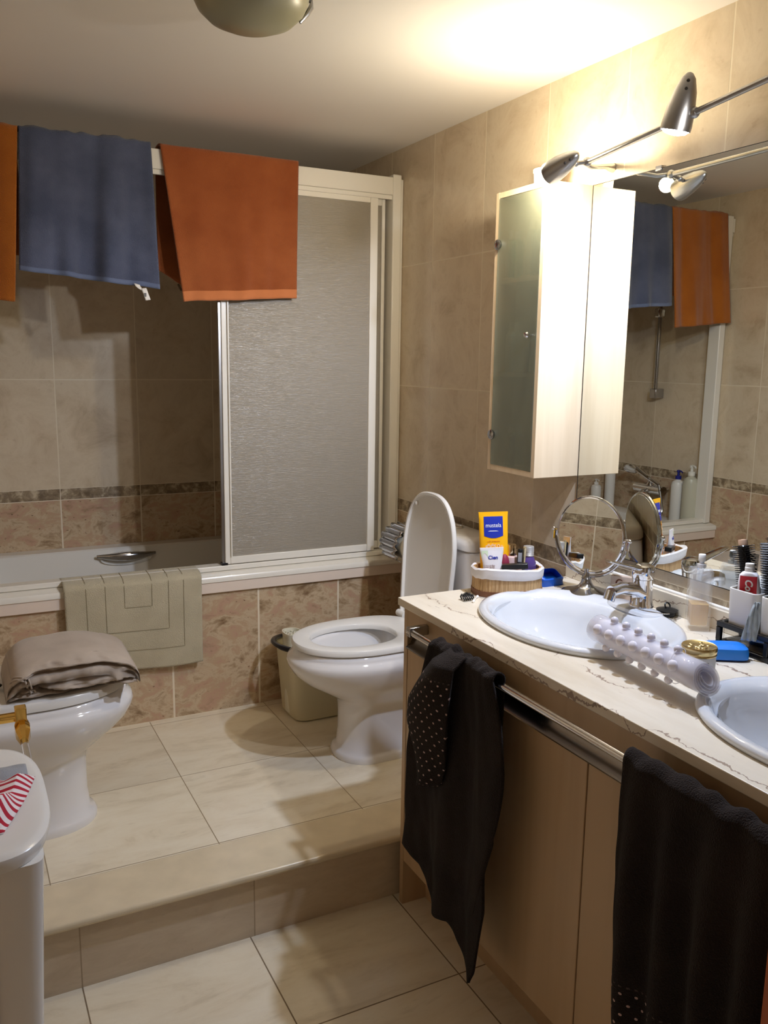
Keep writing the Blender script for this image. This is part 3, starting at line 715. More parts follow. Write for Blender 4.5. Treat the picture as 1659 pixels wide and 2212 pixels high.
# ------------------------------------------------------------------ ceiling lamp (switched off)
cl = thing('ceiling_lamp', 'frosted glass dome ceiling lamp with dark clips, switched off', 'ceiling lamp', (0.640, 1.905, ZC))
LC = (0.640, 1.905, ZC)
ob('glass_dome', G().lathe([(0.112, -0.018), (0.124, -0.022), (0.122, -0.036), (0.112, -0.056), (0.090, -0.076), (0.058, -0.089), (0.022, -0.095), (0.0005, -0.096)], LC, n=56), mat('opal_glass', rgb(150, 147, 122), 0.35), cl)
ob('ceiling_plate', G().lathe([(0.10, -0.001), (0.105, -0.004), (0.105, -0.020), (0.09, -0.022)], LC, n=40), M_WHITE, cl)
for a in (-5, 115, 235):
    c, s_ = math.cos(math.radians(a)), math.sin(math.radians(a))
    P = lambda r, z: (LC[0]+r*c, LC[1]+r*s_, ZC+z)
    ob('dome_clip', G().tube([P(.100, -.012), P(.133, -.016), P(.133, -.030), P(.123, -.046), P(.108, -.064)], [.005, .006, .006, .005, .003], 8), M_STEEL, cl)

# ------------------------------------------------------------------ wall mirror and wall cabinet
mir = thing('wall_mirror', 'large frameless mirror on the wall above the counter', 'mirror', (1.60, 1.0, 0.973))
ob('mirror_glass', B(1.5985, 1.6035, 0.10, 1.9165, 0.9745, 1.9565), M_MIRROR, mir, smooth=False)
ob('ground_edge', G().box(1.5982, 1.6035, 1.9166, 1.9192, 0.973, 1.958).box(1.5982, 1.6035, 0.10, 1.9165, 0.9725, 0.9744).box(1.5982, 1.6035, 0.10, 1.9165, 1.9566, 1.958), M_DARKHOLE, mir, smooth=False)
for y in (1.677, 0.7):
    ob('mirror_clip', B(1.5955, 1.6035, y-0.010, y+0.010, 1.952, 1.964), M_CHROMED, mir, bevel=0.001)
cab = thing('wall_cabinet', 'tall narrow birch wall cabinet with a frosted glass door', 'cabinet', (1.52, 2.04, 1.17))
x0, x1, y0, y1, z0, z1 = 1.446, XW-0.001, 1.921, 2.152, 1.170, 1.958
ob('side_panel', B(x0, x1, y0, y0+0.016, z0, z1), M_WOOD, cab, bevel=0.001)
ob('side_panel', B(x0, x1, y1-0.016, y1, z0, z1), M_WOOD, cab, bevel=0.001)
ob('top_panel', B(x0, x1, y0+0.0165, y1-0.0165, z1-0.016, z1-0.001), M_WOOD, cab)
ob('bottom_panel', B(x0, x1, y0+0.0165, y1-0.0165, z0+0.001, z0+0.016), M_WOOD, cab)
ob('back_panel', B(x1-0.006, x1, y0+0.0165, y1-0.0165, z0+0.017, z1-0.017), mat('cabinet_back', rgb(190, 184, 160), 0.6), cab)
for z in (1.452, 1.715): ob('shelf', B(x0+0.02, x1-0.007, y0+0.0165, y1-0.0165, z-0.007, z+0.007), M_WOOD, cab)
dr_ = ob('glass_door', B(x0-0.0005, x0+0.0035, y0+0.0165, y1-0.0165, z0+0.0175, z1-0.0175), M_FROSTC, cab)
ob('door_knob', G().lathe([(0.003, 0), (0.003, 0.010), (0.008, 0.013), (0.009, 0.018), (0.006, 0.023), (0.0005, 0.024)], (x0-0.0005, y0+0.036, 1.560), axis=(-1, 0, 0), n=20), M_CHROME, dr_)
for z in (1.815, 1.275): ob('glass_hinge', G().lathe([(0.013, 0), (0.0145, 0.003), (0.0145, 0.007), (0.012, 0.009), (0.001, 0.010)], (x0-0.0005, y1-0.022, z), axis=(-1, 0, 0), n=28), M_CHROMED, dr_)
def shelf_bottle(nm, lb, x, y, z, r, h, col, grp=None, cap=rgb(220, 216, 206)):
    t = thing(nm, lb, 'bottle', (x, y, z), grp)
    ob('bottle_body', G().lathe([(r*.9, 0), (r, .004), (r, h*.72), (r*.6, h*.80), (r*.4, h*.82)], (x, y, z), n=24), mat('cosmetic_%d' % (int(x*1e4+y*1e3+z*100)), col, 0.35), t)
    ob('bottle_cap', G().lathe([(r*.45, h*.815), (r*.45, h*.99), (r*.38, h)], (x, y, z), n=20), mat('cap_'+str(cap), cap, 0.35), t)
shelf_bottle('cosmetic_bottle', 'blurred green bottle behind frosted glass, middle shelf left', 1.49, 2.10, 1.7225, .019, .13, rgb(90, 130, 100))
shelf_bottle('cosmetic_bottle', 'blurred pale bottle behind frosted glass on the upper shelf, right side', 1.50, 2.01, 1.7225, .022, .15, rgb(150, 170, 170))
shelf_bottle('cosmetic_bottle', 'blurred white bottle behind frosted glass on the centre shelf', 1.49, 2.085, 1.4595, .020, .14, rgb(200, 205, 205))
shelf_bottle('cosmetic_bottle', 'blurred wide jar-like bottle behind frosted glass on the centre shelf, right side', 1.50, 1.995, 1.4595, .026, .12, rgb(165, 180, 185))
shelf_bottle('cosmetic_bottle', 'blurred dark bottle behind frosted glass on the cabinet floor', 1.495, 2.07, 1.187, .022, .12, rgb(120, 120, 112))

# ------------------------------------------------------------------ track light
tl = thing('track_light', 'steel track light bar with swivelling spot heads above the mirror', 'spot light', (1.50, 1.3, 2.0))
J1 = Vector((1.459, 1.779, 1.976)); J2 = Vector((1.410, 1.390, 1.995)); dv = (J2-J1).normalized(); J3 = J1+dv*0.80; JE = J1+dv*1.25
ob('bar', G().tube([J1-dv*0.012, JE], 0.0065, 14), M_STEEL, tl)
g = G().tube([J1-dv*0.010, J1+Vector((0.030, 0.020, -0.004)), J1+Vector((0.070, 0.045, 0.004)), Vector((1.575, 1.845, 1.990)), Vector((1.602, 1.850, 1.990))], [.0065, .006, .006, .007, .012], 12)
ob('wall_arm', g, M_STEEL, tl)
ob('wall_arm', G().tube([J1+dv*0.62, J1+dv*0.62+Vector((0.2, 0.02, -0.01))], 0.007, 12), M_STEEL, tl)
def head(Mo, Ta, J, rm, emc, es, on=True):
    ax_ = (Ta-Mo); L = ax_.length
    h = ob('spot_head', G().lathe([(rm*.90, 0.004), (rm, 0.0), (rm*1.02, L*.10), (rm*.95, L*.38), (rm*.74, L*.68), (rm*.46, L*.90), (rm*.20, L*.985), (0.0006, L)], Mo, axis=ax_, n=32, cap0=False), M_STEEL, tl)
    ob('lens', G().lathe([(rm*.89, 0.004), (rm*.89, 0.0), (rm*.70, -0.005), (rm*.3, -0.008), (0.0006, -0.009)], Mo, axis=ax_, n=24), mat('lens_glow_%d' % int(es), (1, 1, 1, 1), 0.3, emit=emc, es=es), h)
    a = ax_.normalized(); u = a.cross(Vector((0, 0, 1))).normalized(); v_ = a.cross(u)
    g = G()
    for q in (0.70, 0.84):
        for s_ in (-1,):
            p = Mo+ax_*q + (-EYE.normalized()*0)
            d_ = (EYE-p); d_ = (d_ - a*d_.dot(a)).normalized(); rr_ = rm*(0.74-0.28*(q-.68)/.22)
            g.ell(p+d_*rr_*0.93, (0.0038, 0.0038, 0.0038), 10, 6)
    ob('vent_hole', g, M_DARKHOLE, h)
    mid = Mo+ax_*0.42
    g = G().tube([mid+(J-mid)*0.35, J], 0.0052, 10).ell(J, (0.0115, 0.0115, 0.0115), 16, 10).ell(mid+(J-mid)*0.55, (0.008, 0.008, 0.008), 12, 8)
    ob('swivel_joint', g, M_STEEL, h)
    return h
M1, T1 = Vector((1.383, 1.826, 1.949)), Vector((1.389, 1.728, 1.978))
M2, T2 = Vector((1.398, 1.428, 1.966)), Vector((1.402, 1.400, 2.074))
WARM = (1.0, 0.87, 0.64); COOL = (0.66, 0.77, 1.0); MIDW = (0.98, 0.95, 0.93)
head(M1, T1, J1, 0.0280, WARM+(1,), 60)
head(M2, T2, J2, 0.0310, COOL+(1,), 61)
M3_, T3_ = J3+Vector((-0.01, 0.04, -0.055)), J3+Vector((-0.005, 0.01, 0.055))
head(M3_, T3_, J3, 0.0300, MIDW+(1,), 62)
def plight(name, loc, col, watts, rad, typ='POINT', direction=None, size=2.2, blend=0.6):
    l = bpy.data.lights.new(name, typ); l.energy = watts; l.color = col
    l.shadow_soft_size = rad
    o = bpy.data.objects.new(name, l); COL.objects.link(o); o.location = loc
    if typ == 'SPOT':
        l.spot_size = size; l.spot_blend = blend
        o.rotation_euler = Vector(direction).to_track_quat('-Z', 'Y').to_euler()
    return o
plight('warm_spot_light', Vector((1.376, 1.878, 1.974)), WARM, WARM_W, 0.020)
plight('cool_spot_light', M2-(T2-M2).normalized()*0.026, COOL, COOL_W, 0.022, 'SPOT', M2-T2, math.radians(165), 0.5)
plight('third_spot_light', M3_-(T3_-M3_).normalized()*0.026, MIDW, THIRD_W, 0.022, 'SPOT', (-0.38, 1.0, -0.42), math.radians(100), 0.9)
# faint fill added behind the camera, standing in for unseen hallway light
hl = bpy.data.lights.new('rear_fill_light', 'AREA'); hl.energy = FILL_W; hl.color = (1.0, 0.9, 0.8); hl.shape = 'RECTANGLE'; hl.size = 0.7; hl.size_y = 1.8
ho = bpy.data.objects.new('rear_fill_light', hl); COL.objects.link(ho); ho.location = (0.35, YF+0.03, 1.2); ho.rotation_euler = (math.radians(90), 0, 0)
# white jar standing on the cabinet top, glowing in the spot
wj = ob('storage_tub', G().lathe([(0.030, 0), (0.034, 0.004), (0.036, 0.034), (0.038, 0.036), (0.038, 0.044), (0.030, 0.047), (0.001, 0.047)], (1.505, 2.00, 1.9575), n=32), M_WHITE, base=(1.505, 2.00, 1.958))
tag(wj, 'white tub on top of the wall cabinet under the warm spot head', 'tub')

# ------------------------------------------------------------------ vanity
van = thing('vanity_cabinet', 'long birch vanity cabinet with chrome towel rail along the right wall', 'vanity', (1.32, 0.9, 0.0))
VY0, VY1 = -0.30, 1.919
VX = 1.046
g = G().box(VX+0.019, XW-0.002, VY0, VY1-0.019, 0.131, 0.155).box(XW-0.012, XW-0.002, VY0, VY1-0.019, 0.155, ZT-0.023).box(VX+0.019, VX+0.03, VY0, VY1-0.019, 0.155, ZT-0.16)
ob('carcass', g, M_WOODV, van)
ob('end_panel', B(VX, XW-0.002, VY1-0.0185, VY1, 0.0, ZT-0.0215), M_WOODV, van, bevel=0.001)
ob('end_panel', B(VX, XW-0.002, VY0-0.0185, VY0, 0.0, ZT-0.0215), M_WOODV, van, bevel=0.001)
ob('apron_board', B(VX, VX+0.018, VY0, VY1-0.0185, 0.797, ZT-0.0215), M_WOODV, van, bevel=0.001)
ob('kick_board', B(1.120, 1.136, VY0, VY1-0.0185, 0.0, 0.130), M_WOODV, van)
ye = [1.9005, 1.181, 0.46, VY0]
for a, b in zip(ye[:-1], ye[1:]):
    ob('door', B(VX+0.0005, VX+0.0175, b+0.0018, a-0.0018, 0.133, 0.742), M_WOODV, van, bevel=0.0015)
# curved chrome grip profile behind the rail
g = G().rings([[Vector((VX+0.016+px, y, pz)) for px, pz in ((-0.020, 0.744), (-0.022, 0.748), (-0.008, 0.757), (0.0, 0.772), (-0.002, 0.788), (-0.012, 0.795), (0.004, 0.796), (0.010, 0.77), (-0.0, 0.744))] for y in (VY1-0.02, VY0+0.001)])
ob('grip_profile', g, mat('satin_chrome', (0.30, 0.28, 0.27, 1), 0.16, metal=1.0), van)
rl = ob('towel_rail', G().tube([(1.0, 1.812, 0.823), (1.0, 1.806, 0.823), (1.0, -0.2, 0.823)], 0.0085, 16), M_CHROME, van)
for y in (1.800, 0.76, -0.18):
    ob('rail_bracket', G().box(0.992, VX-0.0005, y-0.0095, y+0.0095, 0.812, 0.836), M_CHROMED, rl, bevel=0.002)
    ob('rail_collar', G().tube([(1.0, y-0.014, 0.823), (1.0, y-0.011, 0.823)], 0.0098, 16), M_CHROMED, rl)

# counter with cut-outs
ct = ob('countertop', B(1.033, XW-0.001, VY0-0.03, 1.933, ZT-0.021, ZT), M_MARBLE, base=(1.32, 0.9, ZT-0.021), smooth=False)
tag(ct, 'cream veined marble countertop holding two washbasins', 'countertop')
S1 = (1.318, 1.555); S2 = (1.315, 0.845)
def cut(c):
    g = G().rings([se(c[0]-0.01, c[1], ZT-0.1, .18, .235, 2.1, 48), se(c[0]-0.01, c[1], ZT+0.1, .18, .235, 2.1, 48)])
    return ob('cutter', g, M_MARBLE)
for c in (S1, S2):
    k = cut(c); md = ct.modifiers.new('b', 'BOOLEAN'); md.operation = 'DIFFERENCE'; md.object = k; md.solver = 'EXACT'
    dg = bpy.context.evaluated_depsgraph_get(); me = bpy.data.meshes.new_from_object(ct.evaluated_get(dg)); ct.modifiers.clear(); ct.data = me
    bpy.data.objects.remove(k, do_unlink=True)
bv = ct.modifiers.new('bevel', 'BEVEL'); bv.width = 0.002; bv.segments = 2; bv.limit_method = 'ANGLE'; bv.angle_limit = math.radians(60)
ob('backsplash', B(1.584, XW-0.001, VY0-0.03, 1.933, ZT+0.0003, 0.925), M_MARBLE, ct, bevel=0.002, smooth=False)
ob('sealant_bead', B(1.590, XW-0.001, VY0-0.03, 1.933, 0.925, 0.930), M_WHITE, ct, bevel=0.001)

def basin(c, label):
    x, y = c
    t = thing('washbasin', label, 'washbasin', (x, y, ZT))
    def rg(z, a, b, n=2.15, ox=0.0): return se(x+ox, y, z, a, b, n, 80)
    g = G().rings([rg(ZT+.0005, .206, .264), rg(ZT+.008, .211, .269), rg(ZT+.014, .208, .266), rg(ZT+.0175, .198, .256), rg(ZT+.0165, .190, .248),
                   rg(ZT+.011, .168, .236, 2.1, -.018), rg(ZT+.0, .158, .226, 2.1, -.024), rg(ZT-.03, .148, .214, 2.1, -.026), rg(ZT-.075, .128, .186, 2.1, -.024), rg(ZT-.112, .095, .135, 2, -.015), rg(ZT-.128, .055, .07, 2, -.005), rg(ZT-.133, .022, .022, 2, 0)], cap0=False)
    g.rings([rg(ZT-.0005, .172, .228), rg(ZT-.03, .156, .222, 2.1, -.026), rg(ZT-.078, .135, .194, 2.1, -.024), rg(ZT-.12, .10, .142, 2, -.015), rg(ZT-.14, .03, .03, 2, 0)], cap0=False)
    ob('bowl', g, M_SINK, t, sharp=80)
    ob('drain', G().lathe([(.021, 0), (.0205, .0025), (.014, .001), (.001, .0005)], (x, y, ZT-.1325), n=24), M_CHROME, t)
    ob('tap_deck', G().rings([se(x+.180, y, ZT+.012, .036, .088, 2.6, 40), se(x+.180, y, ZT+.0185, .032, .083, 2.6, 40), se(x+.180, y, ZT+.0205, .026, .076, 2.6, 40)]), M_SINK, t)
    return t
basin(S1, 'white oval washbasin under the chrome tap, beside the round mirror')
basin(S2, 'white oval washbasin cut off by the right edge of the photo')

# mixer tap
tp = thing('mixer_tap', 'chrome single-lever mixer tap at the back of the far washbasin', 'tap', (1.515, 1.552, ZT+.0205))
tx, ty, tz = 1.515, 1.552, ZT+.0205
ob('tap_body', G().lathe([(.030, 0), (.030, .004), (.027, .010), (.0255, .03), (.0245, .055), (.0255, .066), (.026, .070)], (tx, ty, tz), n=32), M_CHROME, tp)
sp_pts = [Vector((tx-.005, ty, tz+.032)), Vector((tx-.03, ty, tz+.046)), Vector((tx-.07, ty, tz+.052)), Vector((tx-.100, ty, tz+.047))]
g = G().rings([[p+Vector((0, 0.0185*k*math.cos(a), 0.0155*k*math.sin(a))) for a in [2*PI*i/20 for i in range(20)]] for p, k in zip(sp_pts, (1.35, 1.1, .95, .9))])
sp_ = ob('spout', g, M_CHROME, tp)
ob('aerator', G().lathe([(.0145, 0), (.0145, .024), (.0125, .026)], (tx-.098, ty, tz+.050), axis=(-.35, 0, -1), n=24), M_CHROME, sp_)
g = G().lathe([(.0260, .071), (.0272, .074), (.0282, .094), (.025, .103), (.014, .108), (.001, .109)], (tx, ty, tz), n=32)
g.rings([[p+Vector((0, w_*math.cos(a), h_*math.sin(a))) for a in [2*PI*i/16 for i in range(16)]] for p, w_, h_ in ((Vector((tx+.015, ty, tz+.092)), .019, .010), (Vector((tx-.03, ty, tz+.101)), .0175, .0065), (Vector((tx-.075, ty, tz+.113)), .0155, .0045), (Vector((tx-.112, ty, tz+.124)), .0125, .0035), (Vector((tx-.116, ty, tz+.125)), .010, .002))])
ob('lever', g, M_CHROME, tp)
tp2 = thing('mixer_tap', 'chrome mixer tap of the near washbasin, outside the frame on the right', 'tap', (1.515, 0.856, ZT+.0205))
for ch in [o for o in bpy.data.objects if o.parent == tp]:
    c = ch.copy(); COL.objects.link(c); c.parent = tp2
    for ch2 in [o for o in bpy.data.objects if o.parent == ch]:
        d = ch2.copy(); COL.objects.link(d); d.parent = c
# plug on a ball chain
pg = thing('sink_plug', 'black rubber sink plug with ball chain behind the mixer tap', 'sink plug', (1.565, 1.512, ZT))
ob('stopper', G().lathe([(.018, 0), (.020, .002), (.021, .011), (.026, .013), (.0265, .016), (.015, .019), (.008, .021), (.001, .0215)], (1.563, 1.512, ZT), n=32), M_BLACK, pg)
ob('pull_ring', G().tube([(1.563+.008*math.cos(a), 1.512+.003*math.sin(a), ZT+.0215+.007*math.sin(a)+0.004) for a in [2*PI*k/14 for k in range(15)]], .002, 8), M_BLACK, pg)
g = G(); cp = [(1.590-0.0, 1.512), (1.584, 1.488), (1.566, 1.478), (1.548, 1.482), (1.538, 1.500), (1.552, 1.470), (1.520, 1.470), (1.502, 1.490), (1.492, 1.505), (1.486, 1.525), (1.490, 1.545)]
def cat(P, t):
    t *= len(P)-1; i = min(int(t), len(P)-2); f = t-i
    p0, p1, p2, p3 = P[max(i-1, 0)], P[i], P[i+1], P[min(i+2, len(P)-1)]
    return [0.5*(2*p1[k]+(-p0[k]+p2[k])*f+(2*p0[k]-5*p1[k]+4*p2[k]-p3[k])*f*f+(-p0[k]+3*p1[k]-3*p2[k]+p3[k])*f**3) for k in range(len(p0))]
for i in range(78):
    x, y = cat(cp, i/77); inside = ((x-S1[0])/.218)**2.15+(abs(y-S1[1])/.27)**2.15 < 1.0
    g.ell((x, y, ZT+.0022+(0.0190 if inside else 0)), (.0018, .0018, .0018), 6, 4)
ch_ = ob('ball_chain', g, M_CHROME, pg); ch_['kind'] = 'stuff'

# dark towels on the rail
def lintf(z): return z
def hang_y(name, label, top, botf, botb, hemf, seed, rip, folds, extra=None, hw=0.0125, squeeze=None, topw=0.006):
    zt = 0.833; yc = 1.0
    nu, nv1, nvt, nv2 = 90, 90, 10, 30
    vs = []
    for j in range(nv1+nvt+nv2+1):
        for i in range(nu+1):
            u = i/nu
            if j <= nv1:
                s_ = 1-j/nv1; a0, a1 = botf; t0, t1 = top
                sq = squeeze(s_) if squeeze else (0, 0)
                a = (t0*(1-s_)+a0*s_+sq[0])*(1-u) + (t1*(1-s_)+a1*s_+sq[1])*u
                z = zt+(hemf(u)-zt)*s_
                n_ = -hw-0.004-0.010*s_
                ph = math.sin(u*folds*2*PI+seed+0.8*math.sin(s_*2.2+seed))+0.8*fbm(u*6+0.4*s_, s_*1.1, seed)
                n_ -= rip*(0.20+0.8*min(1, s_*2.2))*(1+ph)
                n_ -= 0.003*fbm(u*14, s_*8, seed+2)
            elif j <= nv1+nvt:
                q = (j-nv1)/nvt; ang = PI*q; a = top[0]+(top[1]-top[0])*u
                n_ = -(hw+0.004*(1-q))*math.cos(ang)*(1 if q > .5 else 1.0) - (rip*0.2*(1+math.sin(u*folds*2*PI+seed+0.8*math.sin(seed))+0.8*fbm(u*6, 0, seed))*(1-2*q) if q < .5 else 0)
                z = zt+(0.006+topw*(0.6+fbm(u*18, q, seed+5)))*math.sin(ang)
            else:
                s_ = (j-nv1-nvt)/nv2; a = (top[0]*(1-s_)+botb[0]*s_)*(1-u)+(top[1]*(1-s_)+botb[1]*s_)*u
                z = zt+(botb[2]-zt)*s_; n_ = hw+0.006*s_+0.004*s_*fbm(u*5, s_, seed+9)
            vs.append(Vector((yc+n_, a, z)))
    nn = nu+1; tot = nv1+nvt+nv2
    fs = [(j*nn+i, j*nn+i+1, (j+1)*nn+i+1, (j+1)*nn+i) for j in range(tot) for i in range(nu)]
    o = ob(name, G().add(vs, fs), M_TBROWN, base=(1.0, (top[0]+top[1])/2, 0.84), sharp=180)
    b = o.modifiers.new('solid', 'SOLIDIFY'); b.thickness = 0.006; b.offset = 0
    tag(o, label, 'towel')
    def at(u, s_, off=0.0045):
        j = (1-s_)*nv1; i = u*nu; j0, i0 = int(j), int(i)
        p = vs[j0*nn+i0]; q1 = vs[j0*nn+min(i0+1, nu)]; q2 = vs[min(j0+1, nv1)*nn+i0]
        nrm = (q1-p).cross(q2-p).normalized()
        if nrm.x > 0: nrm = -nrm
        return p+nrm*off, nrm
    return o, at
def interp(P, u):
    for (a, va), (b, vb) in zip(P[:-1], P[1:]):
        if u <= b: return va+(vb-va)*(u-a)/(b-a)
    return P[-1][1]
H1 = [(0, .30), (.18, .275), (.40, .195), (.58, .215), (.66, .19), (.86, .125), (.93, .17), (1, .33)]
t1, at1 = hang_y('towel', 'dark brown towel gathered on the vanity rail, nearer the toilet', (1.672, 1.414), (1.735, 1.375), (1.66, 1.43, 0.55), lambda u: interp(H1, u), 2.0, 0.011, 2.2,
                 squeeze=lambda s_: (0.030*math.sin(PI*min(1, s_*1.15)), -0.050*math.sin(PI*min(1, s_*1.25))), topw=0.012)
# folded-over dotted corner
def corner(u, v):
    # v 0 top .. 1 bottom; teardrop outline in y,z
    ya = interp([(0, 1.585), (.2, 1.640), (.45, 1.700), (.62, 1.712), (.8, 1.672), (.92, 1.655), (1, 1.640)], v); yb = interp([(0, 1.520), (.2, 1.520), (.5, 1.525), (.8, 1.540), (.93, 1.555), (1, 1.590)], v)
    z = 0.852-0.335*v; y = ya+(yb-ya)*u
    x = 0.955-0.030*math.sin(PI*min(1, max(0, u)))*min(1, v*3+.3)-0.006*math.sin(v*5)-0.010*min(1, v*2)
    if v < 0.08: x += 0.030*(1-v/0.08)
    return Vector((x, y, z))
dc = ob('dotted_corner', G().grid(corner, 40, 60), M_TBROWN, t1, sharp=180); dc.modifiers.new('solid', 'SOLIDIFY').thickness = 0.008
dc.data.materials[0] = M_DOTTED
def uvc(k):
    i, j = k % 41, k//41; p = corner(i/40, j/60); return ((p.y+0.25*p.z-p.x*.4+.006*fbm(p.y*30, p.z*30, 2))/0.024, (p.z-0.25*p.y+.006*fbm(p.y*25, p.z*25, 5))/0.0185 if .17 < j/60 < .97 else 60.5)
set_uv(dc, uvc)
t2, at2 = hang_y('towel', 'dark brown towel with a dotted hem cut off by the right edge', (1.022, 0.50), (0.985, 0.46), (1.02, 0.55, 0.55), lambda u: .335-.02*u, 5.0, 0.013, 6.5, squeeze=lambda s_: (0.012*math.sin(PI*s_), 0.0), topw=0.012)
t2.data.materials[0] = M_DOTTED
set_uv(t2, lambda k: ((k % 91)/90*0.52/0.019, ((k//91)/90*0.50-.012)/0.018+(.0 if .012 < (k//91)/90*0.50 < .125 else 60)))

# ------------------------------------------------------------------ things on the counter
def facing(origin, yaw=0.0, tilt=0.0, roll=0.0):
    """local frame: x to the right, y up, z toward the middle of the room"""
    o = Vector(origin); d = Vector((-o.x, -o.y, 0)).normalized(); d = Matrix.Rotation(yaw, 3, 'Z') @ d
    r = Vector((0, 0, 1)).cross(d).normalized()
    M_ = Matrix.Identity(4)
    up = Vector((0, 0, 1))
    for i in range(3): M_[i][0] = r[i]; M_[i][1] = up[i]; M_[i][2] = d[i]; M_[i][3] = o[i]
    return M_ @ Matrix.Rotation(tilt, 4, 'X') @ Matrix.Rotation(roll, 4, 'Z')
def G_at(M4, fn):
    g = G(); fn(g); g.xf(M4); return g
# cane basket
BX, BY, BR = 1.328, 1.862, math.radians(-13)
bk = thing('storage_basket', 'oval cane basket with white cotton liner full of cosmetics', 'basket', (BX, BY, ZT))
def bb(z, a, b): return se(BX, BY, ZT+z, a, b, 2.7, 96, rot=BR)
def cane(z, a, b):
    r = bb(z, a, b); c = Vector((BX, BY, ZT+z))
    return [c+(p-c)*(1+0.010*(1 if k % 2 else -1)) for k, p in enumerate(r)]
ob('cane_wall', G().rings([cane(.014, .094, .060), cane(.070, .091, .058), bb(.070, .086, .053), bb(.014, .088, .054)], cap0=False, cap1=False), M_BASKET, bk, sharp=20)
ob('base_band', G().rings([bb(0, .094, .060), bb(.001, .0965, .0625), bb(.015, .096, .062), bb(.0155, .09, .056)]), mat('dark_cane_base', rgb(120, 78, 52), 0.5), bk)
def lin(z, a, b, w=0.0):
    r = bb(z, a, b); c = Vector((BX, BY, ZT+z))
    return [Vector((p.x, p.y, p.z+w*fbm(k*0.21, z*30, 3)+w*0.8*math.sin(k*0.131))) + (p-c)*0.010*fbm(k*.3, z*60, 4) for k, p in enumerate(r)]
ob('liner', G().rings([lin(.046, .0945, .0615, .004), lin(.050, .0970, .0640, .003), lin(.060, .0975, .065, .003), lin(.071, .0985, .0665, .004), lin(.075, .095, .062, .004), lin(.069, .087, .054, .003), lin(.020, .086, .053)], cap0=False, cap1=True), M_LINER, bk)
def inb(dx, dy):
    return (BX+dx*math.cos(BR)-dy*math.sin(BR), BY+dx*math.sin(BR)+dy*math.cos(BR))
M_YEL = mat('sunscreen_yellow', rgb(248, 182, 20), 0.35)
M_NAVY = mat('label_blue', rgb(28, 48, 160), 0.4)
M_WTXT = mat('label_white', rgb(240, 238, 236), 0.5)
M_ORTX = mat('label_orange_print', rgb(196, 96, 20), 0.6)
M_PKTX = mat('label_peach_print', rgb(250, 214, 170), 0.6)
def tube_geo(w, h, d, w2=None, sh=0.85):
    """squeeze tube standing on its cap end, crimped at the top; local coords"""
    w2 = w2 or w
    def ring(y, a, b, n=2.6):
        return [Vector((a*math.copysign(abs(math.cos(t))**(2/n), math.cos(t)), y, b*math.copysign(abs(math.sin(t))**(2/n), math.sin(t)))) for t in [2*PI*k/40 for k in range(40)]]
    return G().rings([ring(0, w*.42, d*.9), ring(.004, w*.46, d), ring(h*.25, w*.485, d*.92), ring(h*.6, w*.49, d*.62), ring(h*.9, w*.50*w2/w, d*.20), ring(h*.945, w*.50*w2/w, .0022, 8), ring(h, w*.51*w2/w, .0016, 8)])
x, y = inb(-.026, .024)
sn = thing('sunscreen_tube', 'yellow sunscreen tube with blue label standing in the basket', 'tube', (x, y, ZT+.022))
F = facing((x, y, ZT+.022), yaw=0.10, tilt=-0.06, roll=0.05)
bt_ = ob('tube_body', tube_geo(.078, .192, .020).xf(F), M_YEL, sn)
def front_z(yv, h=.192, d=.020):
    P = [(0, .9*d), (.25*h, .92*d), (.6*h, .62*d), (.9*h, .2*d), (.945*h, .0022), (h, .0016)]
    return interp(P, yv)
def curved_label(g, x0_, x1_, y0_, y1_, w=.078, off=.0008, hz=front_z, bow=0.0, n=14, m_=6):
    def f(u, v):
        xx = x0_+(x1_-x0_)*u; yb = y0_-bow*math.sin(PI*u); yy = yb+(y1_-yb)*v
        b = hz(yy); t = min(.999, abs(xx)/(w*.5)); return Vector((xx, yy, b*(1-t**2.6)**(1/2.6)+off))
    return g.grid(f, n, m_)
ob('blue_label', curved_label(G(), -.026, .025, .128, .180, bow=.006).xf(F), M_NAVY, bt_)
zf = lambda yv: front_z(yv)+.0011
text_part('lettering', 'mustela', .0158, F @ basis((-.0005, .156, zf(.156)), (1, 0, 0), (0, 1, -.11)), M_WTXT, bt_, xs=.86)
g = G().add([(-.016, .1405, zf(.1405)), (.014, .1405, zf(.1405)), (.006, .1420, zf(.142)), (-.010, .1420, zf(.142))], [(0, 1, 2, 3)]).xf(F)
ob('label_line', g, M_WTXT, bt_)
text_part('small_print', 'solar protection', .0052, F @ basis((-.001, .114, zf(.114)), (1, 0, 0), (0, 1, -.1)), M_ORTX, bt_)
text_part('small_print', 'LAIT SOLAIRE', .0056, F @ basis((-.001, .083, zf(.083)), (1, 0, 0), (0, 1, -.05)), M_ORTX, bt_)
text_part('sun_factor', '50+', .017, F @ basis((.012, .099, zf(.099)), (1, 0, 0), (0, 1, -.1)), M_PKTX, bt_)
g = G()
for k in range(5): g.lathe([(.0036, 0), (.0036, .0004)], (-.020+.0052*k, .100+.004*(k % 2), zf(.100)-.0008), axis=(0, -.1, 1), n=10)
ob('flower_print', g.xf(F), M_PKTX, bt_)
x, y = inb(-.044, -.014)
hc = thing('cream_tube', 'small white cream tube leaning in the left of the basket', 'tube', (x, y, ZT+.022))
F = facing((x, y, ZT+.022), yaw=0.0, tilt=-0.02, roll=0.08)
M_WT = mat('white_tube_plastic', rgb(236, 232, 234), 0.35)
bt_ = ob('tube_body', tube_geo(.052, .104, .015, w2=.062).xf(F), M_WT, hc)
hz2 = lambda yv: front_z(yv*.192/.104, .192, .015)
ob('green_print', curved_label(G(), -.027, -.010, .078, .097, w=.064, hz=hz2, bow=-.012, off=.0006).xf(F), mat('pale_green_print', rgb(206, 220, 190), 0.5), bt_)
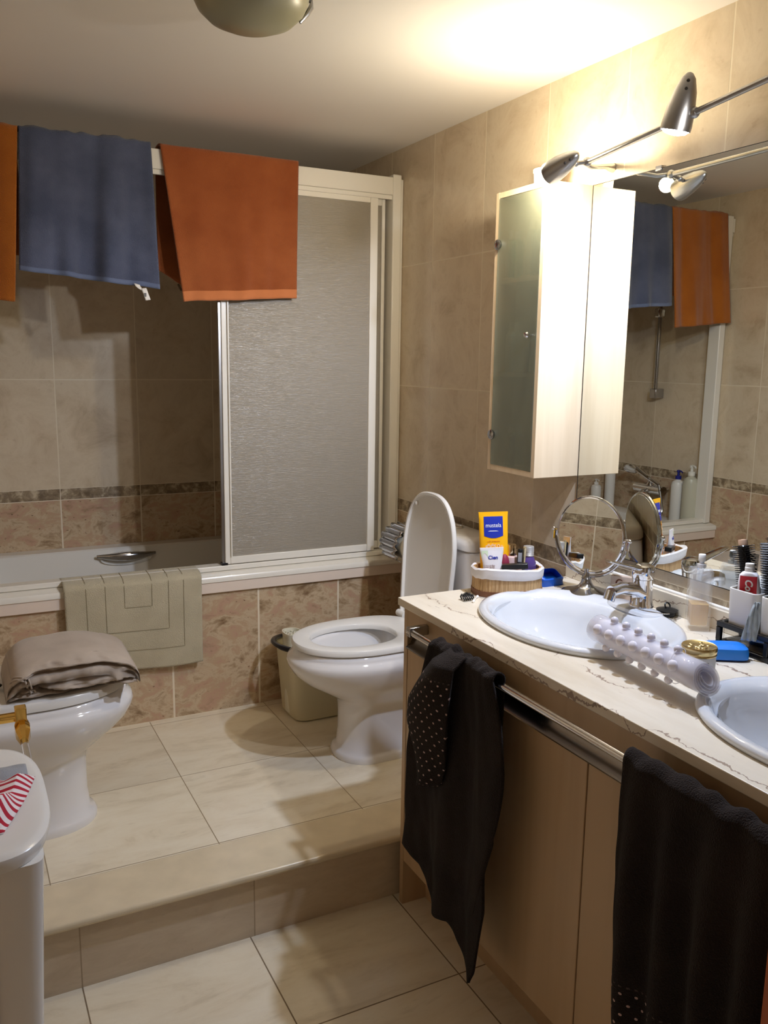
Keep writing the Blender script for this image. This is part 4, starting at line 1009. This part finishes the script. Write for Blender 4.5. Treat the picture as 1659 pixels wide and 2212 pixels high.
text_part('lettering', 'Cien', .0135, F @ basis((.003, .078, hz2(.078)+.0008), (1, 0, 0), (0, 1, -.20)), M_NAVY, bt_, bold=.0003)
text_part('small_print', 'Crema de Pies\nCrema de Pes', .005, F @ basis((-.008, .055, hz2(.055)+.0010), (1, 0, 0), (0, 1, -.12)), mat('brown_print', rgb(130, 80, 70), 0.6), bt_)
# purple bottle
x, y = inb(.062, .006)
pb = thing('lotion_bottle', 'purple bottle with aluminium screw cap in the basket', 'bottle', (x, y, ZT+.022))
ob('bottle_body', G().lathe([(.020, 0), (.0225, .003), (.0225, .045), (.021, .056), (.015, .070), (.0125, .074), (.0125, .080)], (x, y, ZT+.022), n=36), mat('purple_glass', rgb(86, 66, 128), 0.18, coat=.4), pb)
ob('screw_cap', G().lathe([(.0145, .074), (.015, .076), (.014, .078), (.015, .080), (.014, .082), (.015, .085), (.0145, .098), (.0135, .1)], (x, y, ZT+.022), n=32), M_ALU, pb)
# rose bottle with gold cap
x, y = inb(.018, .020)
rb = thing('lotion_bottle', 'rose coloured bottle with shiny gold cap in the basket', 'bottle', (x, y, ZT+.022))
ob('bottle_body', G().lathe([(.018, 0), (.021, .003), (.021, .065), (.019, .071), (.014, .073)], (x, y, ZT+.022), n=32), mat('rose_bottle', rgb(206, 180, 178), 0.25), rb)
ob('gold_cap', G().lathe([(.0125, .073), (.013, .075), (.0125, .102), (.0115, .104), (.001, .1045)], (x, y, ZT+.022), n=28), mat('champagne_cap', (0.85, 0.68, 0.45, 1), 0.1, metal=1.0), rb)
# mascara
x, y = inb(.030, -.010)
mc = thing('mascara', 'pale pink tube with black cap standing in the basket', 'mascara', (x, y, ZT+.022))
F = facing((x, y, ZT+.022), roll=-0.01)
ob('tube_body', G().lathe([(.0065, 0), (.0065, .055)], (0, 0, 0), axis=(0, 1, 0), n=20).xf(F), mat('nude_plastic', rgb(214, 178, 160), 0.3), mc)
cp_ = ob('black_cap', G().lathe([(.0075, .055), (.0078, .057), (.0078, .094), (.006, .097)], (0, 0, 0), axis=(0, 1, 0), n=20).xf(F), M_BLACK, mc)
ob('silver_label', B(-.005, .005, .063, .088, .0062, .0082).xf(F), mat('silver_label', rgb(170, 172, 180), 0.4), cp_)
# brush
x, y = inb(.040, -.012)
br_ = thing('makeup_brush', 'thin makeup brush with pale gold handle in the basket', 'brush', (x, y, ZT+.022))
F = facing((x, y, ZT+.022), roll=-0.03, tilt=-0.05)
ob('handle', G().lathe([(.003, .052), (.0036, .06), (.0042, .098), (.0045, .1), (.003, .103)], (0, 0, 0), axis=(0, 1, 0), n=14).xf(F), mat('pale_gold', (0.85, 0.72, 0.45, 1), 0.25, metal=.8), br_)
ob('ferrule', G().lathe([(.0015, 0), (.0045, .010), (.0042, .04), (.0035, .052)], (0, 0, 0), axis=(0, 1, 0), n=14).xf(F), M_BLACK, br_)
# black case lying on the liner edge
x, y = inb(.004, -.042)
F = facing((x, y, ZT+.080), roll=0.10)
cs = ob('cosmetic_case', B(-.034, .034, -.007, .007, -.010, .010).xf(F), M_BLACK, base=(x, y, ZT+.080), bevel=.002); tag(cs, 'slim black cosmetic case resting across the front of the basket', 'case')
# burgundy pouch
x, y = inb(-.005, .010)
bp_ = ob('pouch', G().ell((x, y, ZT+.066), (.016, .014, .036)), mat('burgundy_cloth', rgb(130, 34, 62), 0.6), base=(x, y, ZT+.03)); tag(bp_, 'burgundy pouch squeezed behind the cream tube in the basket', 'pouch')
# open blue soap case
ob_ = thing('travel_soap_case', 'open blue plastic soap case behind the basket', 'soap case', (1.482, 1.885, ZT))
g = G()
def sr(cx_, cy_, z, a, b, n=5, rot=0): return se(cx_, cy_, z, a, b, n, 40, rot=rot)
M_BLU = mat('blue_plastic', rgb(14, 88, 196), 0.3)
ob('case_bottom', G().rings([sr(1.480, 1.882, ZT+.0005, .036, .026), sr(1.480, 1.882, ZT+.020, .041, .030), sr(1.480, 1.882, ZT+.020, .038, .027), sr(1.480, 1.882, ZT+.003, .033, .023)]), M_BLU, ob_)
Mx = Matrix.Translation((1.480, 1.912, ZT+.022)) @ Matrix.Rotation(math.radians(24), 4, 'X')
ob('case_lid', G().rings([[Vector((p.x, p.y, p.z)) for p in se(0, -.030, z, a, b, 5, 40)] for z, a, b in ((0, .042, .031), (.004, .042, .031), (.022, .036, .025), (.024, .032, .021), (.0225, .034, .023), (.002, .039, .028))], cap1=True).xf(Mx), M_BLU, ob_)
# hair claw clip and cotton swab
hcx, hcy = 1.183, 1.832
hc_ = thing('hair_claw', 'small black hair claw clip at the counter corner', 'hair clip', (hcx, hcy, ZT))
for s_ in (-1, 1):
    g = G()
    g.tube([(hcx-.012, hcy+.004*s_, ZT+.012), (hcx, hcy+.006*s_, ZT+.018), (hcx+.012, hcy+.004*s_, ZT+.012)], .003, 8)
    for k in range(5):
        xx = hcx-.012+.006*k; g.tube([(xx, hcy+.006*s_, ZT+.016), (xx, hcy+.012*s_, ZT+.009), (xx, hcy+.006*s_, ZT+.0022)], [.0025, .0022, .0018], 8)
    ob('claw_half', g, M_BLACK, hc_)
a_, b_ = Vector((1.186, 1.806, ZT+.0035)), Vector((1.222, 1.842, ZT+.0035))
sw = thing('cotton_swab', 'cotton swab lying beside the black hair claw', 'cotton swab', tuple((a_+b_)/2))
ob('stick', G().tube([a_, b_], .0013, 8), M_WHITE, sw)
for p, q in ((a_, b_), (b_, a_)):
    d_ = (q-p).normalized(); ob('cotton_tip', G().lathe([(.001, -.004), (.0034, -.001), (.0036, .004), (.0014, .010)], p, axis=d_, n=14), mat('cotton', rgb(244, 242, 240), 0.9), sw)

# round cosmetic mirror
RM = Vector((1.500, 1.742, ZT))
rm = thing('round_table_mirror', 'round chrome pedestal mirror standing beside the mixer tap', 'mirror', tuple(RM))
ob('foot', G().lathe([(.070, 0), (.073, .002), (.072, .005), (.066, .008), (.064, .012), (.050, .017), (.030, .022), (.020, .028), (.014, .038), (.012, .046), (.014, .048), (.012, .051), (.008, .058), (.0065, .066), (.006, .074)], RM, n=48), M_CHROMED, rm)
nrm = Vector((-.955, -.30, .05)).normalized(); DC = Vector((1.507, 1.744, 1.040))
ax1 = Vector((0, 0, 1)).cross(nrm).normalized(); ax2 = nrm.cross(ax1).normalized()
dk = ob('mirror_disc', G().lathe([(.0995, -.0045), (.1025, -.003), (.1035, 0), (.1025, .003), (.0995, .0048), (.0965, .0040), (.0960, .0030)], DC, axis=nrm, n=72), M_CHROME, rm)
ob('mirror_face', G().lathe([(.0962, .0033), (.0960, .0037)], DC, axis=nrm, n=72), M_MIRROR, dk, smooth=False)
ob('mirror_face', G().lathe([(.0962, -.0050), (.0960, -.0055)], DC, axis=nrm, n=72), M_MIRROR, dk, smooth=False)
yoke = [DC+ax1*(.110*math.cos(a))+ax2*(.110*math.sin(a)) for a in [PI+ (PI)*k/28 for k in range(29)]]
ob('yoke', G().tube(yoke, [.0042]*29, 10), M_CHROMED, rm)
for s_ in (-1, 1):
    p = DC+ax1*.110*s_; g = G().ell(p+ax1*.006*s_, (.0055, .0055, .0055), 14, 8).tube([p-ax1*.008*s_, p+ax1*.004*s_], .004, 10).tube([p-ax2*.004, p-ax2*.026], .006, 10)
    ob('pivot_knob', g, M_CHROME, rm)

# small box behind the mirror with brown print
F = basis((1.562, 1.668, ZT), (.55, -.80, 0), (0, 0, 1))
bx = thing('cosmetic_box', 'pinkish cosmetic box with brown swirl print behind the mixer tap', 'box', (1.562, 1.668, ZT))
cb_ = ob('carton', B(-.034, .030, .0005, .062, -.016, 0).xf(F), mat('pink_carton', rgb(206, 184, 168), 0.5), bx, bevel=.0008)
ob('carton', B(.0302, .036, .0005, .062, -.016, 0).xf(F), mat('white_carton', rgb(224, 220, 214), 0.5), bx, bevel=.0008)
M_BRP = mat('brown_swirl_print', rgb(104, 46, 24), 0.5)
g = G()
for (cx_, cy_, r_, a0, a1) in ((-.010, .044, .009, 40, 330), (.010, .030, .008, -120, 150), (-.004, .030, .006, 60, 240), (.016, .016, .006, -60, 200)):
    g.tube([(cx_+r_*math.cos(math.radians(a0+(a1-a0)*k/12)), cy_+r_*math.sin(math.radians(a0+(a1-a0)*k/12)), .0004) for k in range(13)], [.0006+.0016*math.sin(PI*k/12) for k in range(13)], 6)
ob('swirl_print', g.xf(F), M_BRP, cb_)
g = G()
for k, zz in enumerate((.046, .034, .022, .012)): g.box(.0315, .0348, zz, zz+.005, 0, .0004)
ob('small_print', g.xf(F), M_DARKHOLE, cb_)
tag(ob('green_sachet', G().rings([[Vector((1.520+.03*t*.5, 1.655-.05*t, ZT+.001)) + Vector((w*.8, w*.5, h_)) for w, h_ in ((-.008, 0), (.008, 0), (.006, .006), (-.006, .006))] for t in (0, .5, 1)]), mat('olive_green', rgb(92, 100, 56), 0.6), base=(1.53, 1.63, ZT)), 'flat olive green sachet between the round mirror and tap', 'sachet')

# perfume bottle
pcx, pcy = 1.560, 1.402
pr0 = math.radians(-36)
pf_ = thing('perfume_bottle', 'square glass perfume bottle half full of amber liquid', 'perfume bottle', (pcx-.012, pcy, ZT))
pcx -= .012
def pq(z, a, n=9, o=0): return se(pcx, pcy, ZT+z, a, a, n, 40, rot=pr0)
gl = ob('glass_bottle', G().rings([pq(0.0003, .0235), pq(.003, .025), pq(.138, .0255), pq(.146, .0235), pq(.1485, .012)]), M_PGLASS, pf_)
ob('inner_glass', G().rings([pq(.013, .0205), pq(.134, .0212), pq(.141, .017)]), M_PGLASS, gl)
ob('perfume_liquid', G().rings([pq(.014, .0185), pq(.016, .0195), pq(.064, .0200), pq(.0645, .0185)]), M_LIQ, gl)
ob('metal_collar', G().lathe([(.0095, .149), (.0105, .150), (.0105, .157), (.007, .158), (.0055, .159), (.0055, .165)], (pcx, pcy, ZT), n=28), M_ALU, pf_)
ob('spray_head', G().lathe([(.0075, .164), (.0082, .165), (.0082, .179), (.0075, .180), (.001, .1802)], (pcx, pcy, ZT), n=28), M_WHITE, pf_)

# cream jar
jx, jy = 1.288, 1.156
jr = thing('cream_jar', 'white cream jar with embossed gold lid between the washbasins', 'jar', (jx, jy, ZT))
jb = ob('jar_body', G().lathe([(.028, .0003), (.0315, .003), (.0325, .054), (.031, .058)], (jx, jy, ZT), n=48), M_WHITE, jr)
def lab(u, v):
    a = math.radians(196+62*u); return Vector((jx+.0331*math.cos(a), jy+.0331*math.sin(a), ZT+.014+.034*v))
ob('black_label', G().grid(lab, 14, 2), M_BLACK, jb)
g = G()
for zz, a0, a1 in ((.040, 204, 226), (.040, 232, 236), (.030, 206, 214), (.030, 218, 228), (.020, 206, 232)):
    g.grid(lambda u, v: Vector((jx+.0334*math.cos(math.radians(a0+(a1-a0)*u)), jy+.0334*math.sin(math.radians(a0+(a1-a0)*u)), ZT+zz+.003*v)), 6, 1)
ob('label_print', g, M_WTXT, jb)
M_GLID = mat('brass_gold_lid', (0.72, 0.55, 0.25, 1), 0.25, metal=1.0)
jl = ob('gold_lid', G().lathe([(.0325, .056), (.0340, .058), (.0330, .061), (.0340, .064), (.0340, .071), (.0325, .0735), (.031, .0725), (.001, .0725)], (jx, jy, ZT), n=56), M_GLID, jr)
g = G(); random.seed(3)
for k in range(16):
    r_ = .021*math.sqrt(random.random()); a = random.random()*6.28
    g.ell((jx+r_*math.cos(a), jy+r_*math.sin(a), ZT+.0727), (.004+.003*random.random(), .003, .0010), 10, 6)
ob('embossed_relief', g, M_GLID, jl)

# closed blue soap box
sx, sy, sr0 = 1.447, 1.232, math.radians(-32)
def sq(z, a, b, n=4.5): return se(sx, sy, ZT+z, a, b, n, 56, rot=sr0)
sb = thing('travel_soap_case', 'closed bright blue soap case in front of the cup stand', 'soap case', (sx, sy, ZT))
ob('case_lid', G().rings([sq(.004, .047, .030), sq(.018, .047, .030), sq(.026, .045, .028), sq(.0305, .036, .020), sq(.0315, .030, .014)]), mat('bright_blue_plastic', rgb(40, 128, 228), 0.3), sb)
ob('case_bottom', G().rings([sq(.0003, .042, .026), sq(.0038, .0455, .0285)]), mat('navy_plastic', rgb(30, 50, 110), 0.4), sb)

# black cup stand with two white tumblers
cs_ = thing('tumbler_stand', 'black plastic stand carrying the white tumblers', 'stand', (1.535, 1.18, ZT))
X0, X1, Y0, Y1 = 1.497, 1.580, 1.040, 1.302
g = G()
for xx in (X0, X1-.010):
    g.box(xx, xx+.010, Y0, Y1, ZT+.0005, ZT+.012); g.box(xx, xx+.010, Y0, Y1, ZT+.044, ZT+.056)
    for yy in (Y0, (Y0+Y1)/2-.006, Y1-.012): g.box(xx, xx+.010, yy, yy+.012, ZT+.012, ZT+.044)
for yy in (Y0, Y1-.012): g.box(X0+.010, X1-.010, yy, yy+.012, ZT+.044, ZT+.056).box(X0+.010, X1-.010, yy, yy+.012, ZT+.0005, ZT+.012)
g.box(X0+.010, X1-.010, Y0+.012, Y1-.012, ZT+.040, ZT+.045)
ob('stand_frame', g, M_BLACK, cs_, bevel=.002)
ob('clear_insert', B(X0+.012, X0+.014, 1.165, 1.290, ZT+.012, ZT+.040), M_CLEAR, cs_)
def cup(yc_, label):
    t = thing('tumbler', label, 'tumbler', (1.538, yc_, ZT+.0455))
    def q(z, a, b): return se(1.538, yc_, ZT+z, a, b, 7, 48)
    ob('tumbler_wall', G().rings([q(.0455, .029, .033), q(.048, .030, .034), q(.134, .0325, .0365), q(.1355, .0315, .0355), q(.134, .0302, .0342), q(.055, .0285, .0325)]), M_WHITE, t)
    return t
cup(1.250, 'white tumbler holding the comb and toothpaste'); cup(1.166, 'white tumbler holding the toothbrush, at the right edge')
# comb
F = basis((1.552, 1.270, ZT+.058), (.35, -.94, 0), (0.0, 0.20, 1))
cm = thing('comb', 'black comb standing in the far tumbler', 'comb', (1.548, 1.272, ZT+.058))
g = G().add([(-.014, 0, -.0015), (.004, 0, -.0015), (.016, .150, -.0015), (-.018, .150, -.0015), (-.014, 0, .0015), (.004, 0, .0015), (.016, .150, .0015), (-.018, .150, .0015)], [(0, 1, 2, 3), (4, 7, 6, 5), (0, 4, 5, 1), (1, 5, 6, 2), (2, 6, 7, 3), (3, 7, 4, 0)])
ob('comb_spine', G().add([(-.018, 0, -.0018), (-.006, 0, -.0018), (-.008, .150, -.0018), (-.020, .150, -.0018), (-.018, 0, .0018), (-.006, 0, .0018), (-.008, .150, .0018), (-.020, .150, .0018)], [(0, 1, 2, 3), (4, 7, 6, 5), (0, 4, 5, 1), (1, 5, 6, 2), (2, 6, 7, 3), (3, 7, 4, 0)]).xf(F), M_BLACK, cm)
g = G()
for k in range(46): zz = .012+.0030*k; g.box(-.008, .012, zz, zz+.0017, -.0009, .0009)
te_ = ob('comb_teeth', g.xf(F), M_BLACK, cm)
# toothpaste
F = facing((1.532, 1.252, ZT+.070), yaw=-0.10, tilt=-0.03, roll=0.03)
tt = thing('toothpaste_tube', 'red and white toothpaste tube with white cap in the far tumbler', 'toothpaste', (1.532, 1.243, ZT+.058))
def tpr(yv, a, b, n=2.4): return [Vector((a*math.copysign(abs(math.cos(t))**(2/n), math.cos(t)), yv, b*math.copysign(abs(math.sin(t))**(2/n), math.sin(t)))) for t in [2*PI*k/40 for k in range(40)]]
tb = ob('tube_body', G().rings([tpr(0, .023, .002, 6), tpr(.04, .0228, .007), tpr(.08, .0220, .012), tpr(.096, .0195, .0145), tpr(.102, .0145, .0135, 2), tpr(.104, .010, .010, 2)]).xf(F), M_WT, tt)
hz3 = lambda yv: interp([(0, .002), (.04, .007), (.08, .012), (.096, .0145), (.1, .0145)], yv)
ob('red_panel', curved_label(G(), -.0172, .0172, .012, .0955, w=.044, hz=hz3, off=.0008).xf(F), mat('toothpaste_red', rgb(200, 20, 36), 0.35), tb)
text_part('lettering', 'Colgate', .021, F @ basis((.001, .057, .0112), (0, -1, -0.134), (1, 0, 0)), M_WTXT, tb, bold=.0006, shear=.2, xs=.98)
ob('white_cap', G().lathe([(.0095, .103), (.0100, .104), (.0098, .113), (.0088, .114), (.0088, .115), (.0092, .1165), (.0090, .1215), (.0005, .122)], (0, 0, 0), axis=(0, 1, 0), n=28).xf(F), M_WHITE, tt)
# round hair brushes
def hairbrush(label, px, py, r, zb, zt_, lean, col, n_rows, tip):
    t = thing('round_hairbrush', label, 'hairbrush', (px, py, zb-.05))
    ax_ = Vector(lean).normalized(); q = Vector((0, 0, 1)).rotation_difference(ax_); base = Vector((px, py, zb)); H = zt_-zb
    ob('barrel', G().lathe([(r*.5, 0), (r*.52, .003), (r*.52, H-.003), (r*.42, H)], base, axis=ax_, n=28), M_BLACK, t)
    ob('handle', G().lathe([(.007, -.055), (.008, -.05), (.007, -.01), (r*.5, 0)], base, axis=ax_, n=18), M_BLACK, t)
    g = G()
    for i in range(n_rows):
        for k in range(18):
            a = 2*PI*(k+.5*(i % 2))/18; h_ = H*(i+.5)/n_rows
            d_ = Vector((math.cos(a), math.sin(a), 0)); p0 = base+q @ (d_*r*.5+Vector((0, 0, h_))); p1 = base+q @ (d_*r+Vector((0, 0, h_+.001)))
            g.tube([p0, p1], [.0011, .0007], 4)
    b_ = ob('bristles', g, mat('brush_bristle', rgb(34, 30, 30), 0.4), t); b_['kind'] = 'stuff'
    if tip: ob('barrel_tip', G().lathe([(r*.42, H), (r*.44, H+.004), (r*.42, H+.012), (.001, H+.013)], base, axis=ax_, n=24), mat('pale_wood_tip', rgb(214, 178, 150), 0.5), t)
    return t
hairbrush('slim round hairbrush with pale tip standing behind the toothpaste', 1.550, 1.268, .023, ZT+.120, ZT+.226, (.02, .26, 1), None, 22, True)
hairbrush('large round black hairbrush cut off by the right edge', 1.560, 1.190, .040, ZT+.112, ZT+.245, (.0, .14, 1), None, 26, False)
# toothbrush with cap
F = facing((1.532, 1.176, ZT+.058), roll=-.02)
tbh = thing('toothbrush', 'toothbrush with translucent blue head cover at the right edge', 'toothbrush', (1.532, 1.176, ZT+.058))
ob('handle', G().tube([(0, 0, 0), (0, .06, .001), (-.001, .085, 0), (-.004, .105, 0)], [.0045, .0055, .0045, .003], 12).xf(F), mat('green_white_handle', rgb(150, 210, 120), 0.3), tbh)
ob('head_cover', G().lathe([(.003, 0), (.0085, .008), (.0105, .020), (.0090, .032), (.0045, .036), (.0005, .0365)], (-.006, .086, 0), axis=(-.12, 1, 0), n=8).xf(F), mat('blue_cover', rgb(90, 190, 232), 0.1, trans=.5, ior=1.3), tbh)
# crumpled wrapper
F = facing((1.497, 1.205, ZT+.046), yaw=0.1)
random.seed(9)
def cr_(u, v):
    w_ = interp([(0, .015), (.5, .014), (1, .006)], v)
    return Vector(((u-.5)*2*w_+.012*v-.008, .085*v-.006, .006+.005*fbm(u*4, v*6, 31)+.004*abs(math.sin(u*9+v*4))))
wr = ob('wrapper', G().grid(cr_, 24, 30).xf(F), mat('crinkled_plastic', rgb(196, 206, 210), 0.2, trans=.35, ior=1.3), base=(1.49, 1.205, ZT+.046)); wr.modifiers.new('solid', 'SOLIDIFY').thickness = .0008
tag(wr, 'crumpled clear and teal wrapper tucked between the tumblers', 'wrapper')
# rolled bubble mat
RA, RBp = Vector((1.221, 1.372, .931)), Vector((1.190, 1.045, .9325))
rm_ = thing('rolled_bath_mat', 'rolled clear plastic bath mat with suction cups lying across the washbasins', 'bath mat', tuple((RA+RBp)/2))
axr = (RBp-RA); Lr = axr.length; ar = axr.normalized(); qr = Vector((0, 0, 1)).rotation_difference(ar)
def spiral(u, v):
    turns = 4.6; a = u*turns*2*PI+2.0; r_ = .007+.0245*u**.8
    wob = 1+.03*math.sin(a*2+v*3)
    L_ = Lr*(v*(1.0-.03*math.sin(a)))
    return RA+qr @ Vector((r_*wob*math.cos(a), r_*wob*math.sin(a)*.96, L_))
sh = ob('film', G().grid(spiral, 190, 8), M_PVC, rm_, sharp=180); sh.modifiers.new('solid', 'SOLIDIFY').thickness = .0016
M_CUPP = mat('milky_suction_cup', rgb(240, 236, 246), 0.15, trans=.1, ior=1.3)
def cupm(name, t, ang, r=.0108):
    c = RA+ar*(Lr*t); d_ = qr @ Vector((math.cos(ang), math.sin(ang), 0))
    return ob(name, G().lathe([(r, -.002), (r*.98, .003), (r*.75, .0062), (r*.35, .0082), (.0003, .0088)], c+d_*.0318, axis=d_, n=20), M_CUPP, rm_)
# direction on the roll's skin that faces the room
vdir = qr.inverted() @ (EYE-(RA+RBp)/2).normalized(); a_eye = math.atan2(vdir.y, vdir.x)
for k in range(7): cupm('suction_cup', .12+.118*k, a_eye+0.15)
for k in range(6): cupm('suction_cup', .18+.118*k, a_eye-1.0, r=.008)
for k in range(6): cupm('suction_cup', .18+.118*k, a_eye+1.35, r=.008)
ob('sleeve_edge', G().tube([RA+ar*(Lr*.70)+qr @ Vector((.0335*math.cos(a), .0335*math.sin(a), .035*math.sin(a*.5))) for a in [2*PI*k/30 for k in range(31)]], .0009, 6), M_PVC, rm_)

# ------------------------------------------------------------------ left edge: side table, cloths, towel rail
st = thing('side_table', 'white rounded plastic side table at the left edge', 'side table', (0.0, 1.60, 0))
def tb_(z, d=0.0, n=3.0): return se(0.0, 1.605, z, .125-d, .220-d, n, 72)
ob('table_top', G().rings([tb_(.668, .010), tb_(.670, .005), tb_(.686, .0), tb_(.694, .001), tb_(.699, .006), tb_(.701, .014), tb_(.7005, .03)]), M_PLASTIC, st)
for sx_ in (-1, 1):
    for sy_ in (-1, 1):
        cy_ = 1.605+.160*sy_
        g = G().rings([se(cx_*sx_, cy_, z, a, b, 3.6, 28) for z, cx_, a, b in ((0.0, .040, .026, .026), (.01, .040, .029, .029), (.35, .050, .036, .034), (.6, .058, .040, .040), (.6685, .060, .042, .044))])
        ob('leg', g, M_PLASTIC, st)
# crumpled striped garment and grey sock
def strp(u, v):
    x = -.045+.155*u*(1-.30*v); y = 1.665-.185*v
    ed = min(1, 6*min(u, 1-u, v, 1-v)+.05)
    z = .703+ed*(.020+.016*fbm(u*3.5, v*3.5, 12)+.010*math.sin(u*7+v*3))
    return Vector((x-.02*v*v, y+.02*math.sin(u*5), z))
g = G().grid(strp, 44, 44)
o_ = ob('striped_garment', g, M_STRIPE, base=(0.02, 1.56, .702), sharp=180)
uv = o_.data.uv_layers.new(name='UVMap'); nn = 45
for lp in o_.data.loops:
    i, j = lp.vertex_index % nn, lp.vertex_index//nn
    uv.data[lp.index].uv = (i/44, 11.0*j/44+1.2*fbm(i/44*2.5, j/44*2.5, 6)+.8*i/44)
o_.modifiers.new('solid', 'SOLIDIFY').thickness = .003
tag(o_, 'crumpled red and white striped garment on the white side table', 'clothes')
def gry(u, v): return Vector((-.06+.158*u, 1.722-.040*v-.035*u*v-.012*u, .704+.010*math.sin(PI*v)*math.sin(PI*min(1, u*.98))**.5+.002*fbm(u*6, v*3, 2)))
o_ = ob('grey_garment', G().grid(gry, 30, 14), M_GREYC, base=(0.02, 1.70, .702), sharp=180); o_.modifiers.new('solid', 'SOLIDIFY').thickness = .003
tag(o_, 'grey knitted cloth behind the striped garment on the table', 'clothes')
# gold and acrylic towel rail
gr_ = thing('gold_towel_rail', 'gold wall towel rail with clear acrylic rod behind the side table', 'towel rail', (-.03, 2.1, .62))
gy_, gz_ = 2.135, .632
ob('gold_barrel', G().lathe([(.030, 0), (.030, .006), (.016, .012), (.012, .03), (.011, .12), (.0135, .124), (.0135, .130), (.011, .133), (.0145, .139), (.0145, .147), (.011, .151), (.0135, .162), (.0135, .172), (.0125, .178), (.0145, .188), (.0145, .198), (.0122, .204), (.0135, .212), (.012, .218), (.0120, .264)], (XL+.0015, gy_, gz_), axis=(1, 0, 0), n=32), M_GOLD, gr_)
bl = ob('gold_block', B(.105, .131, gy_-.014, gy_+.014, gz_-.020, gz_+.024), M_GOLD, gr_, bevel=.002)
g = G().rings([[Vector((.119+a*cx__, gy_-.014-d, gz_-.024-dz+a*cz__*1.3)) for cx__, cz__ in ((-1, -.3), (-1, .6), (-.4, 1), (.4, 1), (1, .6), (1, -.3), (.4, -.9), (-.4, -.9))] for d, dz, a in ((-.02, -.006, .012), (.004, .004, .017), (.025, .010, .016), (.045, .016, .010), (.05, .017, .009))])
ob('gold_socket', g, M_GOLD, bl, sharp=25)
ob('acrylic_rod', G().tube([(.119, gy_-.060, gz_-.042), (.119, gy_-.205, gz_-.042)], .0085, 18), M_CLEAR, gr_)

# ------------------------------------------------------------------ seen only in the wall mirror: fittings at the left end of the bath
sr_ = thing('shower_riser', 'chrome shower riser rail on the left wall, seen in the mirror', 'shower rail', (-.12, 3.40, 1.33))
ob('riser_tube', G().tube([(-.118, 3.40, 1.345), (-.118, 3.40, 2.02)], .010, 14), M_CHROMED, sr_)
for z in (1.335, 2.02): ob('end_bracket', B(XL+.001, -.100, 3.378, 3.422, z-.026, z+.024), M_CHROMED, sr_, bevel=.005)
ob('slide_holder', B(-.138, -.092, 3.384, 3.416, 1.72, 1.765), M_CHROME, sr_, bevel=.006)
fc = thing('bath_mixer', 'chrome bath mixer with hand shower on the left wall', 'tap', (-.10, 3.38, .84))
ob('mixer_body', G().tube([(-.105, 3.28, .835), (-.105, 3.48, .835)], .024, 20).tube([(-.158, 3.31, .835), (-.105, 3.31, .835)], .014, 12).tube([(-.158, 3.45, .835), (-.105, 3.45, .835)], .014, 12), M_CHROME, fc)
ob('bath_spout', G().tube([(-.105, 3.38, .83), (-.06, 3.38, .822), (-.02, 3.38, .80)], [.016, .015, .013], 14), M_CHROME, fc)
ob('mixer_lever', G().tube([(-.105, 3.38, .855), (-.10, 3.37, .885), (-.055, 3.35, .905)], [.018, .012, .007], 12), M_CHROME, fc)
hs = ob('hand_shower', G().tube([(-.09, 3.30, .865), (-.08, 3.38, .90), (-.07, 3.45, .935)], [.010, .011, .014], 12).lathe([(.030, 0), (.038, .004), (.036, .012), (.015, .03)], (-.052, 3.475, .925), axis=(-.5, .2, .6), n=28), M_CHROME, fc)
ob('shower_hose', G().tube([cat([(-.09, 3.30, .865), (-.08, 3.27, .80), (-.06, 3.24, .73), (-.05, 3.30, .712), (-.08, 3.36, .74), (-.105, 3.38, .80)], k/30) for k in range(31)], .007, 10), M_STEEL, hs)
def pump(nm, label, x, y, z, r, h, col, pcol, ry=1.0, trans=0.0):
    t = thing(nm, label, 'bottle', (x, y, z))
    m_ = mat('bottle_%s' % label[:14].replace(' ', '_'), col, 0.3, trans=trans)
    ob('bottle_body', G().lathe([(r*.92, 0), (r, .004), (r, h*.68), (r*.85, h*.75), (r*.4, h*.79), (r*.4, h*.81)], (x, y, z), n=32), m_, t)
    pm = mat('pump_%s' % str(pcol[0])[:6], pcol, 0.3)
    ob('pump_collar', G().lathe([(r*.46, h*.805), (r*.46, h*.87), (r*.2, h*.875), (r*.16, h*.94)], (x, y, z), n=20), pm, t)
    ob('pump_spout', G().tube([(x, y, z+h*.935), (x, y, z+h*.975)], r*.30, 12).tube([(x, y, z+h*.97), (x+.012, y-.03, z+h*.965), (x+.014, y-.038, z+h*.945)], r*.12, 8), pm, t)
zl = .6945
pump('pump_bottle', 'white pump bottle at the far end of the bath, in the mirror', -.02, 3.70, zl, .028, .16, rgb(228, 226, 220), rgb(232, 230, 226))
pump('pump_bottle', 'white bottle with dark blue pump, in the mirror', -.105, 3.185, zl, .033, .27, rgb(226, 224, 218), rgb(40, 44, 128))
pump('pump_bottle', 'large translucent pump bottle beside the blue-pumped one, in the mirror', -.105, 3.10, zl, .038, .305, rgb(206, 204, 184), rgb(226, 224, 214), trans=.15)
sh2 = thing('shampoo_bottle', 'tall white shampoo bottle at the far end of the bath, in the mirror', 'bottle', (-.11, 3.69, zl))
ob('bottle_body', G().lathe([(.026, 0), (.028, .004), (.028, .19), (.022, .21)], (-.11, 3.69, zl), n=28), M_WHITE, sh2)
ob('bottle_cap', G().lathe([(.020, .211), (.020, .235), (.017, .24)], (-.11, 3.69, zl), n=24), M_WHITE, sh2)

for o in bpy.data.objects:
    if '_o' in o.keys(): del o['_o']
